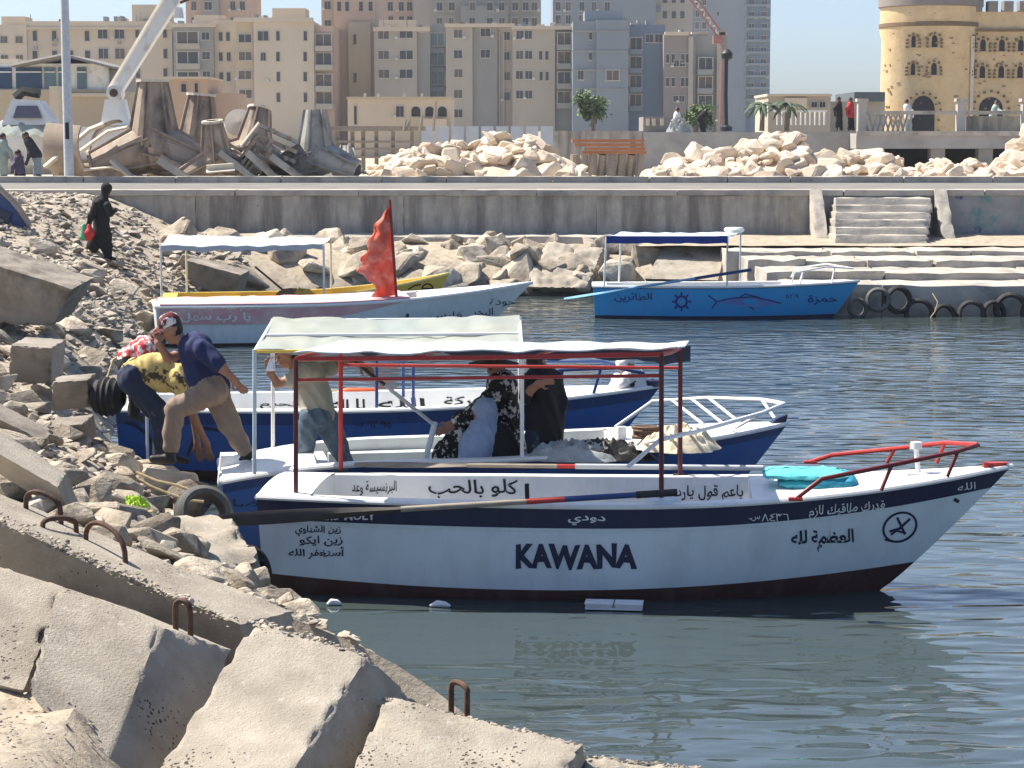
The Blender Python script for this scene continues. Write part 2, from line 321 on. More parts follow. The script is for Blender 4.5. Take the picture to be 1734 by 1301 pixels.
def cloth(c4, nu=36, nv=10, sag=.05, wr=.02, fr=1.5, thick=.012, skirt=0.0, seed=0.0, edge_drop=0.0):
    """canopy cloth over four corner points (near-left, near-right, far-right, far-left) with wrinkles, a rounded fall at the edges and thickness"""
    a, b, c, d = [Vector(p) for p in c4]; mb = MB(); top = []
    for i in range(nu + 1):
        u = i / nu; row = []
        for j in range(nv + 1):
            v = j / nv; p = lerp(lerp(a, b, u), lerp(d, c, u), v)
            z = -sag * (4 * u * (1 - u)) * .5 - sag * math.sin(math.pi * v) * .6 + wr * fbm((u * fr * 4 + seed, v * fr * 1.2, seed)) * 1.4 + wr * .5 * math.sin(u * 40 + 6 * v + 3 * fbm((u * 5, v * 3, seed)))
            z -= edge_drop * (abs(2 * v - 1) ** 4)
            row.append(p + Vector((0, wr * .3 * math.sin(u * 23 + seed), z)))
        top.append(row)
    if skirt:
        for row in top:
            n0, n1 = row[0], row[-1]
            row.insert(0, n0 + Vector((0, -.01, -skirt * (1 + .15 * math.sin(n0.x * 9))))); row.append(n1 + Vector((0, .01, -skirt)))
    mb.grid(top); mb.grid([[p - Vector((0, 0, thick)) for p in row] for row in top])
    for row in (top[0], top[-1]): mb.grid([row, [p - Vector((0, 0, thick)) for p in row]])
    for k in (0, -1): mb.grid([[r[k] for r in top], [r[k] - Vector((0, 0, thick)) for r in top]])
    return mb
def make_oar(name, label, p0, p1, rs, bl, secs, blade_m, group=None, normal=(0, -.35, 1)):
    """p0 blade tip, p1 handle end. secs = [(f0, f1, material)] of the shaft; bl = blade length share"""
    p0, p1 = Vector(p0), Vector(p1); o = empty(name, p0, 0, label, 'oar', group)
    d = (p1 - p0); n = Vector(normal); sd = d.cross(n).normalized(); n = sd.cross(d).normalized()
    mb = MB(); pts = []; k = 12; ring = []
    for i in range(k + 1):
        f = i / k; wd = .075 * math.sin(math.pi * min(1, (f * .82 + .14))) ** .6 * (1 - .45 * f); th = lerp(.008, rs, f)
        c = p0 + d * (bl * f); wd = max(wd, rs * .9)
        ring.append([c + sd * wd, c + n * th, c - sd * wd, c - n * th, c + sd * wd])
    mb.grid(ring); mb.add(ring[0][:4], [(0, 1, 2, 3)]); mb.build('blade', blade_m, o, True)
    for a, b, m, nm in secs:
        MB().tube([p0 + d * a, p0 + d * ((a + b) / 2), p0 + d * b], rs * (1.25 if nm == 'grip' else 1), 10).build(nm, m, o, True)
    return o

# ------------------------------------------------------------------ figures: smooth-blended signed distance bodies, one continuous mesh each
def sdf_mesh(prims, res, k=.03):
    """prims: (a, b, ra, rb, mat[, squash axis vector, squash factor]) round cones. returns verts, quads, material per quad"""
    P = [(np.array(p[0], float), np.array(p[1], float), p[2], p[3], p[4], (np.array(p[5], float) / np.linalg.norm(p[5]), p[6]) if len(p) > 5 else None) for p in prims]
    lo = np.min([np.minimum(p[0], p[1]) - max(p[2], p[3]) * 1.25 for p in P], 0) - 3 * res
    hi = np.max([np.maximum(p[0], p[1]) + max(p[2], p[3]) * 1.25 for p in P], 0) + 3 * res
    n = np.ceil((hi - lo) / res).astype(int) + 1
    ax = [lo[i] + res * np.arange(n[i]) for i in range(3)]
    def dist(p, X):
        a, b, ra, rb, _, sq = p
        ab = b - a
        if sq is not None:
            nn, f = sq; Q = X - a; Q = Q + nn * ((Q @ nn) * (1 / f - 1))[..., None]; ab = ab + nn * ((ab @ nn) * (1 / f - 1))
        else: Q = X - a
        L2 = ab @ ab
        t = np.clip((Q @ ab) / L2, 0, 1) if L2 > 1e-9 else np.zeros(Q.shape[:-1])
        d = np.linalg.norm(Q - t[..., None] * ab, axis=-1) - (ra + (rb - ra) * t)
        return d * (sq[1] if sq is not None and sq[1] < 1 else 1)
    D = np.full(tuple(n), 1.0, np.float64)
    for p in P:
        plo = np.minimum(p[0], p[1]) - max(p[2], p[3]) * 1.25 - k - .06; phi = np.maximum(p[0], p[1]) + max(p[2], p[3]) * 1.25 + k + .06
        i0 = np.maximum(0, np.floor((plo - lo) / res).astype(int)); i1 = np.minimum(n, np.ceil((phi - lo) / res).astype(int) + 1)
        X = np.stack(np.meshgrid(*[ax[i][i0[i]:i1[i]] for i in range(3)], indexing='ij'), -1)
        d = dist(p, X); sl = tuple(slice(i0[i], i1[i]) for i in range(3)); A = D[sl]
        kk = min(k, 1.2 * max(p[2], p[3])); h = np.clip(.5 + .5 * (A - d) / kk, 0, 1)
        D[sl] = A * (1 - h) + d * h - kk * h * (1 - h)
    ins = D < 0
    c = [ins[i:n[0] - 1 + i, j:n[1] - 1 + j, q:n[2] - 1 + q] for i in (0, 1) for j in (0, 1) for q in (0, 1)]
    tot = sum(x.astype(np.int8) for x in c); cells = (tot > 0) & (tot < 8)
    idx = np.full(cells.shape, -1, np.int64); idx[cells] = np.arange(cells.sum()); ci = np.argwhere(cells)
    acc = np.zeros((len(ci), 3)); cnt = np.zeros(len(ci))
    corners = [(i, j, q) for i in (0, 1) for j in (0, 1) for q in (0, 1)]
    val = {cc: D[ci[:, 0] + cc[0], ci[:, 1] + cc[1], ci[:, 2] + cc[2]] for cc in corners}
    for cc in corners:
        for a in range(3):
            if cc[a] == 0:
                dd = list(cc); dd[a] = 1; v0, v1 = val[cc], val[tuple(dd)]; msk = (v0 < 0) != (v1 < 0)
                f = v0 / np.where(msk, v0 - v1, 1); pos = np.tile(np.array(cc, float), (len(ci), 1)); pos[:, a] = f
                acc[msk] += pos[msk]; cnt[msk] += 1
    V = lo + res * (ci + acc / cnt[:, None]); quads = []
    for a in range(3):
        sl0 = [slice(1, n[i] - 1) for i in range(3)]; sl0[a] = slice(0, n[a] - 1); sl1 = list(sl0); sl1[a] = slice(1, n[a])
        e0, e1 = ins[tuple(sl0)], ins[tuple(sl1)]; ed = np.argwhere(e0 != e1); fl = e0[e0 != e1]
        base = ed + np.array([0 if i == a else 1 for i in range(3)]); b, cx = [(1, 2), (2, 0), (0, 1)][a]
        def at(db, dc):
            q = base.copy(); q[:, b] += db; q[:, cx] += dc; return idx[q[:, 0], q[:, 1], q[:, 2]]
        Q = np.stack([at(-1, -1), at(0, -1), at(0, 0), at(-1, 0)], 1); Q[~fl] = Q[~fl][:, ::-1]; quads.append(Q)
    Q = np.concatenate(quads); Q = Q[(Q >= 0).all(1)]
    C = V[Q].mean(1); best = np.full(len(C), 9.0); mi = np.zeros(len(C), int)
    for p in P:
        d = dist(p, C); b = d < best; best[b] = d[b]; mi[b] = p[4]
    return V, Q, mi
def figure(name, label, cat, prims, mats, res=.014, k=.03, group=None, base=None, folds=0.0, fmats=(1, 2), ffr=(9, 9, 4.5)):
    V, Q, mi = sdf_mesh(prims, res, k)
    b = Vector(base) if base is not None else Vector((float(V[:, 0].mean()), float(V[:, 1].mean()), float(V[:, 2].min())))
    me = bpy.data.meshes.new(name); me.from_pydata((V - np.array(b)).tolist(), [], Q.tolist())
    for m in mats: me.materials.append(m)
    me.polygons.foreach_set('material_index', mi.tolist()); me.polygons.foreach_set('use_smooth', [True] * len(Q)); me.update()
    if folds:
        ms = np.zeros(len(V), bool); ms[Q[np.isin(mi, fmats)].ravel()] = True; ms[Q[~np.isin(mi, fmats)].ravel()] = False
        nn = [v.normal.copy() for v in me.vertices]
        for i in np.nonzero(ms)[0]:
            c = Vector(V[i]); q = Vector((c.x * ffr[0], c.y * ffr[1], c.z * ffr[2])) + Vector((c.z * 3, 0, c.x * 5)); f = noise.noise(q) ; g = noise.noise(q * 2.3 + Vector((7, 1, 3)))
            me.vertices[int(i)].co += nn[i] * folds * ((1 - 2.2 * abs(f)) * .9 + .5 * g)
        me.update()
    o = link_obj(name, me, None, b); return tag(o, label, cat, group)
# ------------------------------------------------------------------ setting: water, shore, pier, quay
SHORE = [(3.4, 7), (1.9, 10), (1.0, 12), (.35, 13), (-.5, 14), (-1.3, 15.5), (-2.0, 17), (-2.55, 18.5), (-3.0, 20.3), (-3.45, 22), (-4.3, 24), (-5.0, 26), (-5.7, 30), (-6.5, 36), (-7.2, 42), (-7.8, 48), (-7.5, 52), (-6, 54.8), (-2, 55.6), (2.6, 56.2)]
QUAYF = [(5.4, 55.4), (6.3, 49.5), (60, 49.2)]
POLY = np.array(SHORE + QUAYF + [(300, 49.2), (300, 2), (3.4, 2)])
def shore_d(X, Y):
    """signed distance to the water's edge, + on land"""
    X, Y = np.asarray(X, float), np.asarray(Y, float); best = np.full(X.shape, 1e9); ins = np.zeros(X.shape, bool)
    A = POLY; Bq = np.roll(POLY, -1, 0)
    for k, ((x0, y0), (x1, y1)) in enumerate(zip(A, Bq)):
        if k < len(SHORE) + len(QUAYF):
            dx, dy = x1 - x0, y1 - y0; t = np.clip(((X - x0) * dx + (Y - y0) * dy) / (dx * dx + dy * dy), 0, 1)
            best = np.minimum(best, np.hypot(X - x0 - t * dx, Y - y0 - t * dy))
        if y0 != y1:
            c = ((y0 > Y) != (y1 > Y)) & (X < (x1 - x0) * (Y - y0) / (y1 - y0) + x0); ins ^= c
    return np.where(ins, -best, best)
def sst(a, b, x):
    t = np.clip((x - a) / (b - a), 0, 1); return t * t * (3 - 2 * t)
def ground_z(X, Y):
    d = shore_d(X, Y); X, Y = np.asarray(X, float), np.asarray(Y, float)
    cap = 1.5 + 1.05 * sst(40, 54, Y) * sst(-8.5, -12, X) - .15 * sst(50, 55, Y) * sst(-8, -5, X) + .9 * (1 - sst(4, 9, Y))
    cap = lerp(cap, np.where(Y < 13.2, 1.22 - .75 * sst(-2.35, -1.5, X), cap), 1 - sst(12.6, 13.6, Y)) if True else cap
    s = .9 + .5 * sst(40, 50, Y)
    return np.where(d > 0, cap * (1 - np.exp(-np.maximum(d, 0) / s)), -1.3 * (1 - np.exp(np.minimum(d, 0) / 1.2)))
def gz(x, y): return float(ground_z(np.array([x]), np.array([y]))[0])

xs = np.concatenate([np.arange(-40, -14, 2.0), np.arange(-14, 6.2, .25)]); ys = np.concatenate([np.arange(-6, 8, 1.0), np.arange(8, 30, .22), np.arange(30, 60.2, .5)])
GX, GY = np.meshgrid(xs, ys); GZ = ground_z(GX, GY)
for i in range(GZ.shape[0]):
    for j in range(GZ.shape[1]): GZ[i, j] += .06 * fbm((GX[i, j] * 1.7, GY[i, j] * 1.7, 3.0))
mb = MB(); mb.grid([[(GX[i, j], GY[i, j], GZ[i, j]) for j in range(len(xs))] for i in range(len(ys))])
shore = mb.build('shore_ground', SAND, None, True, fix=False); tag(shore, 'rocky shore of stones and sand left of the boats', None, None, 'structure')
def water_mat():
    m = bpy.data.materials.new('harbour_water'); m.use_nodes = True; t = m.node_tree; N = t.nodes; Lk = t.links.new; p = N['Principled BSDF']
    p.inputs['Base Color'].default_value = (.048, .066, .068, 1); p.inputs['Roughness'].default_value = .035; p.inputs['IOR'].default_value = 1.55
    tc = N.new('ShaderNodeTexCoord'); prev = None
    sx_ = N.new('ShaderNodeSeparateXYZ'); Lk(tc.outputs['Object'], sx_.inputs[0])          # sheltered, calmer water in the lee of the nearest hull
    def ss(o, a, b_):
        q = N.new('ShaderNodeMapRange'); q.interpolation_type = 'SMOOTHSTEP'; q.inputs[1].default_value = a; q.inputs[2].default_value = b_; q.inputs[3].default_value = 0.0; q.inputs[4].default_value = 1.0; Lk(sx_.outputs[o], q.inputs[0]); return q
    def mx_(a, b_):
        q = N.new('ShaderNodeMath'); q.operation = 'MAXIMUM'; Lk(a.outputs[0], q.inputs[0]); Lk(b_.outputs[0], q.inputs[1]); return q
    inv = N.new('ShaderNodeMath'); inv.operation = 'SUBTRACT'; inv.inputs[0].default_value = 1.0; Lk(ss('Y', 15.0, 16.9).outputs[0], inv.inputs[1])
    lee = N.new('ShaderNodeMapRange'); lee.inputs[3].default_value = .30; lee.inputs[4].default_value = 1.0; Lk(mx_(mx_(ss('X', 2.6, 4.6), ss('Y', 18.6, 21.5)), inv).outputs[0], lee.inputs[0])
    ml = N.new('ShaderNodeTexNoise'); ml.inputs['Scale'].default_value = .16; ml.inputs['Detail'].default_value = 2; Lk(tc.outputs['Object'], ml.inputs['Vector'])
    for sca, st, dist, lo, hi, det, rz in ((.4, (1, 1.5, 1), .06, .5, .5, 1, -8), (.95, (1, 2.3, 1), .06, .4, 1.0, .4, -10), (1.9, (1, 2.4, 1), .06, .3, 1.0, .3, 10), (6.0, (1, 2.2, 1), .0035, .1, .5, 0, -4)):
        mp = N.new('ShaderNodeMapping'); mp.inputs['Scale'].default_value = st; mp.inputs['Rotation'].default_value = (0, 0, R(rz)); Lk(tc.outputs['Object'], mp.inputs[0])
        n = N.new('ShaderNodeTexNoise'); n.inputs['Scale'].default_value = sca; n.inputs['Detail'].default_value = det; n.inputs['Distortion'].default_value = .5; Lk(mp.outputs[0], n.inputs['Vector'])
        b = N.new('ShaderNodeBump'); b.inputs['Distance'].default_value = dist; Lk(n.outputs['Fac'], b.inputs['Height'])
        mr = N.new('ShaderNodeMapRange'); mr.inputs[1].default_value = .40; mr.inputs[2].default_value = .62; mr.inputs[3].default_value = lo; mr.inputs[4].default_value = hi; Lk(ml.outputs['Fac'], mr.inputs[0]); mu = N.new('ShaderNodeMath'); mu.operation = 'MULTIPLY'; Lk(mr.outputs[0], mu.inputs[0]); Lk(lee.outputs[0], mu.inputs[1]); Lk(mu.outputs[0], b.inputs['Strength'])
        if prev: Lk(prev.outputs[0], b.inputs['Normal'])
        prev = b
    Lk(prev.outputs[0], p.inputs['Normal']); return m
mb = MB(); mb.grid([[(x, y, 0) for x in (-30, -10, 0, 10, 40, 400)] for y in (-10, 5, 20, 40, 57.5)])
tag(mb.build('harbour_water', water_mat(), None, fix=False), None, None, None, 'structure')
LAND = M('dusty_land', (.40, .35, .28), .95, .2, .05, .3, .1, bscale=.6)
mb = MB(); mb.grid([[(x, y, 2.35) for x in np.linspace(-4000, 4000, 9)] for y in (66, 150, 400, 1200, 6500)]); tag(mb.build('land', LAND, None, fix=False), None, None, None, 'structure')

# ------------------------------------------------------------------ stones
def rock_mesh(name, mat, seed, n=15, flat=.75, bev=.05):
    rng = random.Random(seed); bm = bmesh.new()
    for _ in range(n):
        v = Vector((rng.gauss(0, 1), rng.gauss(0, 1), rng.gauss(0, 1))).normalized(); q = max(abs(v.x), abs(v.y), abs(v.z)); v = v.lerp(v / q * .8, .55) * rng.uniform(.8, 1.08)
        bm.verts.new((v.x * .5, v.y * .5 * rng.uniform(.8, 1), v.z * .5 * flat))
    r = bmesh.ops.convex_hull(bm, input=bm.verts)
    bmesh.ops.delete(bm, geom=[g for g in r['geom_interior'] if isinstance(g, bmesh.types.BMVert)], context='VERTS')
    bmesh.ops.dissolve_limit(bm, angle_limit=R(14), verts=bm.verts, edges=bm.edges)
    if bev: bmesh.ops.bevel(bm, geom=bm.edges[:], offset=bev, segments=1, affect='EDGES', clamp_overlap=True)
    bmesh.ops.triangulate(bm, faces=[f for f in bm.faces if len(f.verts) > 4])
    for v in bm.verts: v.co += v.co.normalized() * .03 * fbm(v.co * 4 + Vector((seed, 0, 0)))
    me = bpy.data.meshes.new(name); bm.to_mesh(me); bm.free(); me.materials.append(mat); return me
WETM = [rock_mesh('rock', WETR, 90 + i, 14, .7, .04) for i in range(5)]
SHR = [rock_mesh('rock', ROCK, i, 13 + i % 5, .55 + .08 * (i % 5), .035) for i in range(14)]
PLR = [rock_mesh('rock', PALEROCK, 50 + i, 13 + i % 4, .7 + .07 * (i % 4), .04) for i in range(12)]
def put_rock(meshes, parent, p, size, rng, sq=(1, 1, 1), tilt=.5, rot=None):
    s = (size * sq[0] * rng.uniform(.85, 1.2), size * sq[1] * rng.uniform(.85, 1.2), size * sq[2] * rng.uniform(.8, 1.1))
    return link_obj('rock', rng.choice(meshes), parent, Vector(p) - parent.location, rot or (rng.uniform(-tilt, tilt), rng.uniform(-tilt, tilt), rng.uniform(0, 6.28)), s)
rng = random.Random(11)
cand = []
while len(cand) < 5200:                               # where on the left bank the photograph sees stones
    y = 13.5 + 44 * rng.random() ** 1.3; px = rng.uniform(-30, 1010); x = (px - 867) * y / F
    cand.append((x, y))
cx = np.array(cand); dd = shore_d(cx[:, 0], cx[:, 1]); zz = ground_z(cx[:, 0], cx[:, 1])
AVOID = [(-9.85, 50.0, .35)]
big, small = [], []
for (x, y), d, z in zip(cand, dd, zz):
    if d < -.25 or (d < .1 and y > 24 and y < 50) or y < 13.8 or (x > -6.2 and y > 58.5): continue
    if any(math.hypot(x - a, y - b) < c for a, b, c in AVOID): continue
    back = y > 53 and x > -9
    s = (rng.uniform(.5, 1.35) if back else .14 + .5 * rng.random() ** 2.2 * (1 + .5 * sstep(25, 45, y)))
    if y < 23 and s > .5: s *= .7
    if back and y > 58.8: continue
    big.append((s / y, x, y, z, s))
big.sort(reverse=True)
taken = []; rocks = []
for q, x, y, z, s in big:
    if any((x - a) ** 2 + (y - b) ** 2 < (.42 * (s + c)) ** 2 for a, b, c in taken): small.append((x, y, z, s)); continue
    if len(rocks) < 150: taken.append((x, y, s)); rocks.append((x, y, z, s))
    else: small.append((x, y, z, s))
for x, y, z, s in rocks: put_rock(SHR, shore, (x, y, z + s * .1), s, rng, (1.2, 1, .95 if s > .6 else .8), .5)
# stones too small to pick apart: one joined part
tmpl = []
for me in SHR[:6]:
    bm = bmesh.new(); bm.from_mesh(me); r = bmesh.ops.convex_hull(bm, input=bm.verts); bmesh.ops.dissolve_limit(bm, angle_limit=R(25), verts=bm.verts, edges=bm.edges); bmesh.ops.delete(bm, geom=[v for v in bm.verts if not v.link_faces], context='VERTS')
    bm.verts.index_update(); tmpl.append(([v.co.copy() for v in bm.verts], [tuple(v.index for v in f.verts) for f in bm.faces])); bm.free()
def pebbles(pts, name, mat, parent, rng):
    mb = MB()
    for x, y, z, s in pts:
        vs, fs = rng.choice(tmpl); Rm = Matrix.Rotation(rng.uniform(0, 6.28), 3, 'Z') @ Matrix.Rotation(rng.uniform(-.6, .6), 3, 'X')
        sc3 = Vector((s * rng.uniform(.8, 1.4), s * rng.uniform(.8, 1.2), s * rng.uniform(.5, .9)))
        mb.add([Vector((x, y, z)) + Rm @ Vector((v.x * sc3.x, v.y * sc3.y, v.z * sc3.z)) for v in vs], fs)
    o = mb.build(name, mat, parent, fix=False); tag(o, None, None, None, 'stuff'); return o
PEB = M('loose_stone', (.38, .335, .275), .95, .35, 1.1, .6, .02, bscale=14, col2=(.20, .175, .145), c2scale=1.7, c2lo=.5, c2hi=.6)
pts = [(x, y, z + s * .05, min(s * .55, .22 + .004 * y)) for x, y, z, s in small if not (y > 53 and x > -7)]
for _ in range(2600):
    y = rng.uniform(34, 59.5); x = (rng.uniform(-30, 420) - 867) * y / F; pts.append((x, y, None, .1 + .28 * rng.random() ** 2))
for _ in range(5200):
    y = 13 + 40 * rng.random() ** 1.2; x = (rng.uniform(-30, 600) - 867) * y / F
    pts.append((x, y, None, rng.uniform(.03, .1) * (1 + y / 30)))
P2 = np.array([(p[0], p[1]) for p in pts]); d2 = shore_d(P2[:, 0], P2[:, 1]); z2 = ground_z(P2[:, 0], P2[:, 1])
pts = [(p[0], p[1], (z if p[2] is None else p[2]) + .01, p[3]) for p, d, z in zip(pts, d2, z2) if d > -.1 and p[1] < (59.6 if p[0] < -6 else 58)]
pebbles(pts, 'loose_stones', PEB, shore, rng)

def rough_block(p8, cuts=12, amp=.02, wear=.05, seed=0.0, fr=3.0):
    bm = bmesh.new(); vs = [bm.verts.new(p) for p in p8]
    for f in [(3, 2, 1, 0), (4, 5, 6, 7), (0, 1, 5, 4), (1, 2, 6, 5), (2, 3, 7, 6), (3, 0, 4, 7)]: bm.faces.new([vs[i] for i in f])
    bmesh.ops.recalc_face_normals(bm, faces=bm.faces); c = sum((Vector(p) for p in p8), Vector()) / 8
    bmesh.ops.subdivide_edges(bm, edges=bm.edges[:], cuts=cuts, use_grid_fill=True); bm.normal_update()
    for e in bm.edges: e.smooth = len(e.link_faces) < 2 or e.link_faces[0].normal.dot(e.link_faces[1].normal) > .8
    for v in bm.verts:
        lf = v.link_faces; edge = any(lf[0].normal.dot(f.normal) < .8 for f in lf); k = fbm(v.co * fr + Vector((seed, seed, 0)), 4)
        v.co += v.normal * amp * k
        if edge: v.co += (c - v.co).normalized() * wear * max(0, .15 + 1.1 * fbm(v.co * 9 + Vector((seed, 9, 0)), 4))
    return bm
def bm_build(bm, name, mat, parent=None, origin=None, smooth=True):
    o = Vector(origin) if origin is not None else Vector((0, 0, 0))
    if parent is not None: o = Vector(parent.location)
    for v in bm.verts: v.co -= o
    me = bpy.data.meshes.new(name); bm.to_mesh(me); bm.free(); me.materials.append(mat)
    if smooth: me.polygons.foreach_set('use_smooth', [True] * len(me.polygons))
    return link_obj(name, me, parent, o if parent is None else (0, 0, 0))
def slab8(quad, ext): # quad = 4 points of the visible face, ext = vector into the block
    q = [Vector(p) for p in quad]; e = Vector(ext); return [p + e for p in q] + q

# ------------------------------------------------------------------ big concrete armour blocks in front, with lifting loops
def loop_iron(parent, a, b, h, r=.017, lean=(0, 0, 0)):
    a, b = Vector(a), Vector(b); pts = [a + Vector((0, 0, -.3))]; lv = Vector(lean)
    for i in range(13):
        t = i / 12; an = math.pi * t; up = (math.sin(an) ** .55) * h; pts.append(lerp(a, b, .5 - .5 * math.cos(an)) + Vector((0, 0, 1)) * up + lv * up)
    pts.append(b + Vector((0, 0, -.3))); return MB().tube(pts, r, 8).build('lifting_loop', RUST, parent, True)
BG = 'concrete blocks along the near shore'
def ablock(label, quad, ext, seed, loops=(), wear=.03, amp=.003, cuts=26, mat=None):
    q = [atY(*p) for p in quad]; e = Vector(ext); base = (q[2] + q[3]) / 2 + e
    o = empty('concrete_block', base, 0, label, 'concrete block', BG)
    bm_build(rough_block(slab8(q, e), cuts, amp, wear, seed), 'body', mat or CONC, o)
    for a, b, h, *ln in loops: loop_iron(o, atY(*a), atY(*b), h, .017, ln[0] if ln else (0, 0, 0))
    return o
exB = atY(385, 1078, 11.95) - atY(270, 1062, 11.6)
ablock('pitted grey concrete block beside the sandy gravel, beneath the long kerb beam', [(-170, 905, 12.1), (108, 992, 11.9), (40, 1170, 10.9), (-190, 1120, 11.0)], (.25, .42, -.42), 3.1, wear=.07)
ablock('concrete block with one fully shaded side and a rusty loop at its top', [(100, 992, 11.75), (272, 1062, 11.55), (165, 1330, 10.3), (45, 1165, 10.7)], exB + Vector((.0, .1, -.1)), 7.7, [((297, 1036, 11.85), (322, 1040, 11.8), .07)], wear=.05)
ablock('pale smooth concrete block between two dark gaps, longest lit face', [(432, 1050, 11.5), (622, 1112, 11.2), (470, 1345, 10.0), (240, 1345, 10.2)], atY(820, 1190, 11.6) - atY(622, 1112, 11.2) + Vector((-.28, .05, -.11)), 1.3, [((764, 1166, 11.75), (791, 1178, 11.65), .05, (.1, 0, 0))], wear=.06)
ablock('concrete block with a crumbling gravelly rim at the waterline', [(655, 1178, 11.0), (985, 1262, 10.7), (900, 1400, 9.9), (548, 1400, 9.9)], (.12, .38, -.5), 9.9, wear=.07, amp=.01)
ablock('low broken concrete block topped with loose gravel, half in the water', [(985, 1285, 10.8), (1180, 1303, 10.7), (1150, 1430, 10.0), (960, 1430, 10.0)], (.1, .35, -.5), 4.4, wear=.12, amp=.06)
o = ablock('long concrete kerb beam carrying three big rusty loops', [(-90, 800, 13.6), (495, 1036, 12.9), (408, 1058, 12.35), (-90, 848, 12.6)], (.06, .12, -.45), 12.1,
       [((44, 858, 13.3), (103, 876, 13.2), .12), ((72, 894, 12.9), (129, 893, 13.1), .06), ((145, 930, 13.0), (213, 962, 12.75), .21)], wear=.05, cuts=20)
ablock('slim concrete rail lying on the slope above the kerb beam', [(-60, 690, 16.2), (112, 802, 15.8), (98, 826, 15.4), (-60, 735, 15.6)], (.05, .2, -.25), 15.0, wear=.03)
ablock('worn flat concrete ledge with crumbling edge behind the rusty loops', [(150, 868, 18.0), (395, 876, 17.6), (440, 950, 16.6), (235, 985, 15.2)], (0, .1, -.55), 18.5, wear=.12, amp=.07, cuts=18)
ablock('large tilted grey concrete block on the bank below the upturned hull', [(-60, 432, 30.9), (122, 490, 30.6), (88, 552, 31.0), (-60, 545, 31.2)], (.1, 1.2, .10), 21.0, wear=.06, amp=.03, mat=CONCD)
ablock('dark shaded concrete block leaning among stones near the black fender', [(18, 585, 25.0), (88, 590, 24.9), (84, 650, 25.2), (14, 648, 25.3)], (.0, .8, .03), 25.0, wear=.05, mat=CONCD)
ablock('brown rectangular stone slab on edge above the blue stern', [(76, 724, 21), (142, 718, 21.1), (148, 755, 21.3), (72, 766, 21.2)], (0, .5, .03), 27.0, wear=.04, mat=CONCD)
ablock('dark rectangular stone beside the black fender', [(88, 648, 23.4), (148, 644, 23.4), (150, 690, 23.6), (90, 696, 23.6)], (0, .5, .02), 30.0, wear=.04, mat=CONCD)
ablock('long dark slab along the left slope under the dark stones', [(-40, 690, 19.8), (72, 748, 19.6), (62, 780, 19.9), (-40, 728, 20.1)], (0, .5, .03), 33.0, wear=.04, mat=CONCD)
gr = random.Random(5); gp = []
for _ in range(2600):                                # gravel on the near ground and on the block rims
    x = gr.uniform(-3.6, -.6); y = gr.uniform(8.2, 12.4); gp.append((x, y, gz(x, y) + .01, gr.uniform(.008, .03)))
for (x0, y0, x1, y1, Y0, Y1, n) in ((650, 1180, 985, 1262, 11.15, 10.85, 500), (985, 1280, 1180, 1300, 11.0, 10.9, 260), (-60, 845, 405, 1052, 12.5, 12.4, 420), (430, 1046, 625, 1108, 11.6, 11.3, 160)):
    for _ in range(n):
        t = gr.random(); p = atY(lerp(x0, x1, t) + gr.gauss(0, 8), lerp(y0, y1, t) + gr.uniform(-4, 12), lerp(Y0, Y1, t) + gr.uniform(-.12, .1)); gp.append((p.x, p.y, p.z - .01, gr.uniform(.012, .045)))
tag(pebbles(gp, 'gravel', PEB, None, gr), 'pale gravel strewn over the near ground and block rims', None, None, 'stuff')

# ------------------------------------------------------------------ pier with its wall, coping and stairs
pier = empty('pier', (0, 60, 1.4), 0, None, None, None, 'structure')
MB().bb(-80, 160, 60.06, 72, -1, 2.5).build('core', WALLC, pier)
wr = random.Random(3); x = -14.0
GRAF = M('graffiti_concrete', (.30, .30, .30), .9, .2, 1.5, .4, .02, col2=(.12, .26, .24), c2scale=1.3, c2lo=.52, c2hi=.62, col3=(.09, .09, .20), c3scale=1.9, c3lo=.57, c3hi=.64)
while x < 20:
    wd = wr.uniform(4.5, 7); m = GRAF if x > 6.2 else WALLC
    bm_build(rough_block([(x + .004, 60, .2), (x + wd - .004, 60, .2), (x + wd - .004, 60.3, .2), (x + .004, 60.3, .2), (x + .004, 60, 2.5), (x + wd - .004, 60, 2.5), (x + wd - .004, 60.3, 2.5), (x + .004, 60.3, 2.5)], 9, .03, .015, x), 'wall_panel', m, pier); x += wd
x = -16.0
while x < 24:
    wd = wr.uniform(3, 5); bm_build(rough_block([(x, 59.93, 2.5), (x + wd, 59.93, 2.5), (x + wd, 60.9, 2.5), (x, 60.9, 2.5), (x, 59.93, 2.66), (x + wd, 59.93, 2.66), (x + wd, 60.9, 2.66), (x, 60.9, 2.66)], 6, .02, .03, x + 40), 'coping', CONCW, pier); x += wd + .01
MB().bb(-80, 160, 60.91, 71.0, 2.3, 2.63).build('deck', M('pier_deck_surface', (.17, .16, .145), .95, .25, .8, .4, .02, bscale=5), pier)
x = -18.0
while x < 28:
    wd = wr.uniform(2, 4); bm_build(rough_block([(x, 71, 2.3), (x + wd, 71, 2.3), (x + wd, 71.5, 2.3), (x, 71.5, 2.3), (x, 71, 2.84), (x + wd, 71, 2.84), (x + wd, 71.5, 2.84), (x, 71.5, 2.84)], 5, .03, .04, x + 90), 'kerb', CONCW, pier); x += wd + .02
quay = empty('stepped_quay', (20, 52, .8), 0, None, None, None, 'structure')
tiers = [(49.35, 51.3, .72, 6.4, 5.0), (51.1, 53.4, .90, 6.1, 4.2), (53.2, 55.6, 1.06, 5.9, 3.4), (55.4, 57.4, 1.2, 5.6, 2.6)]
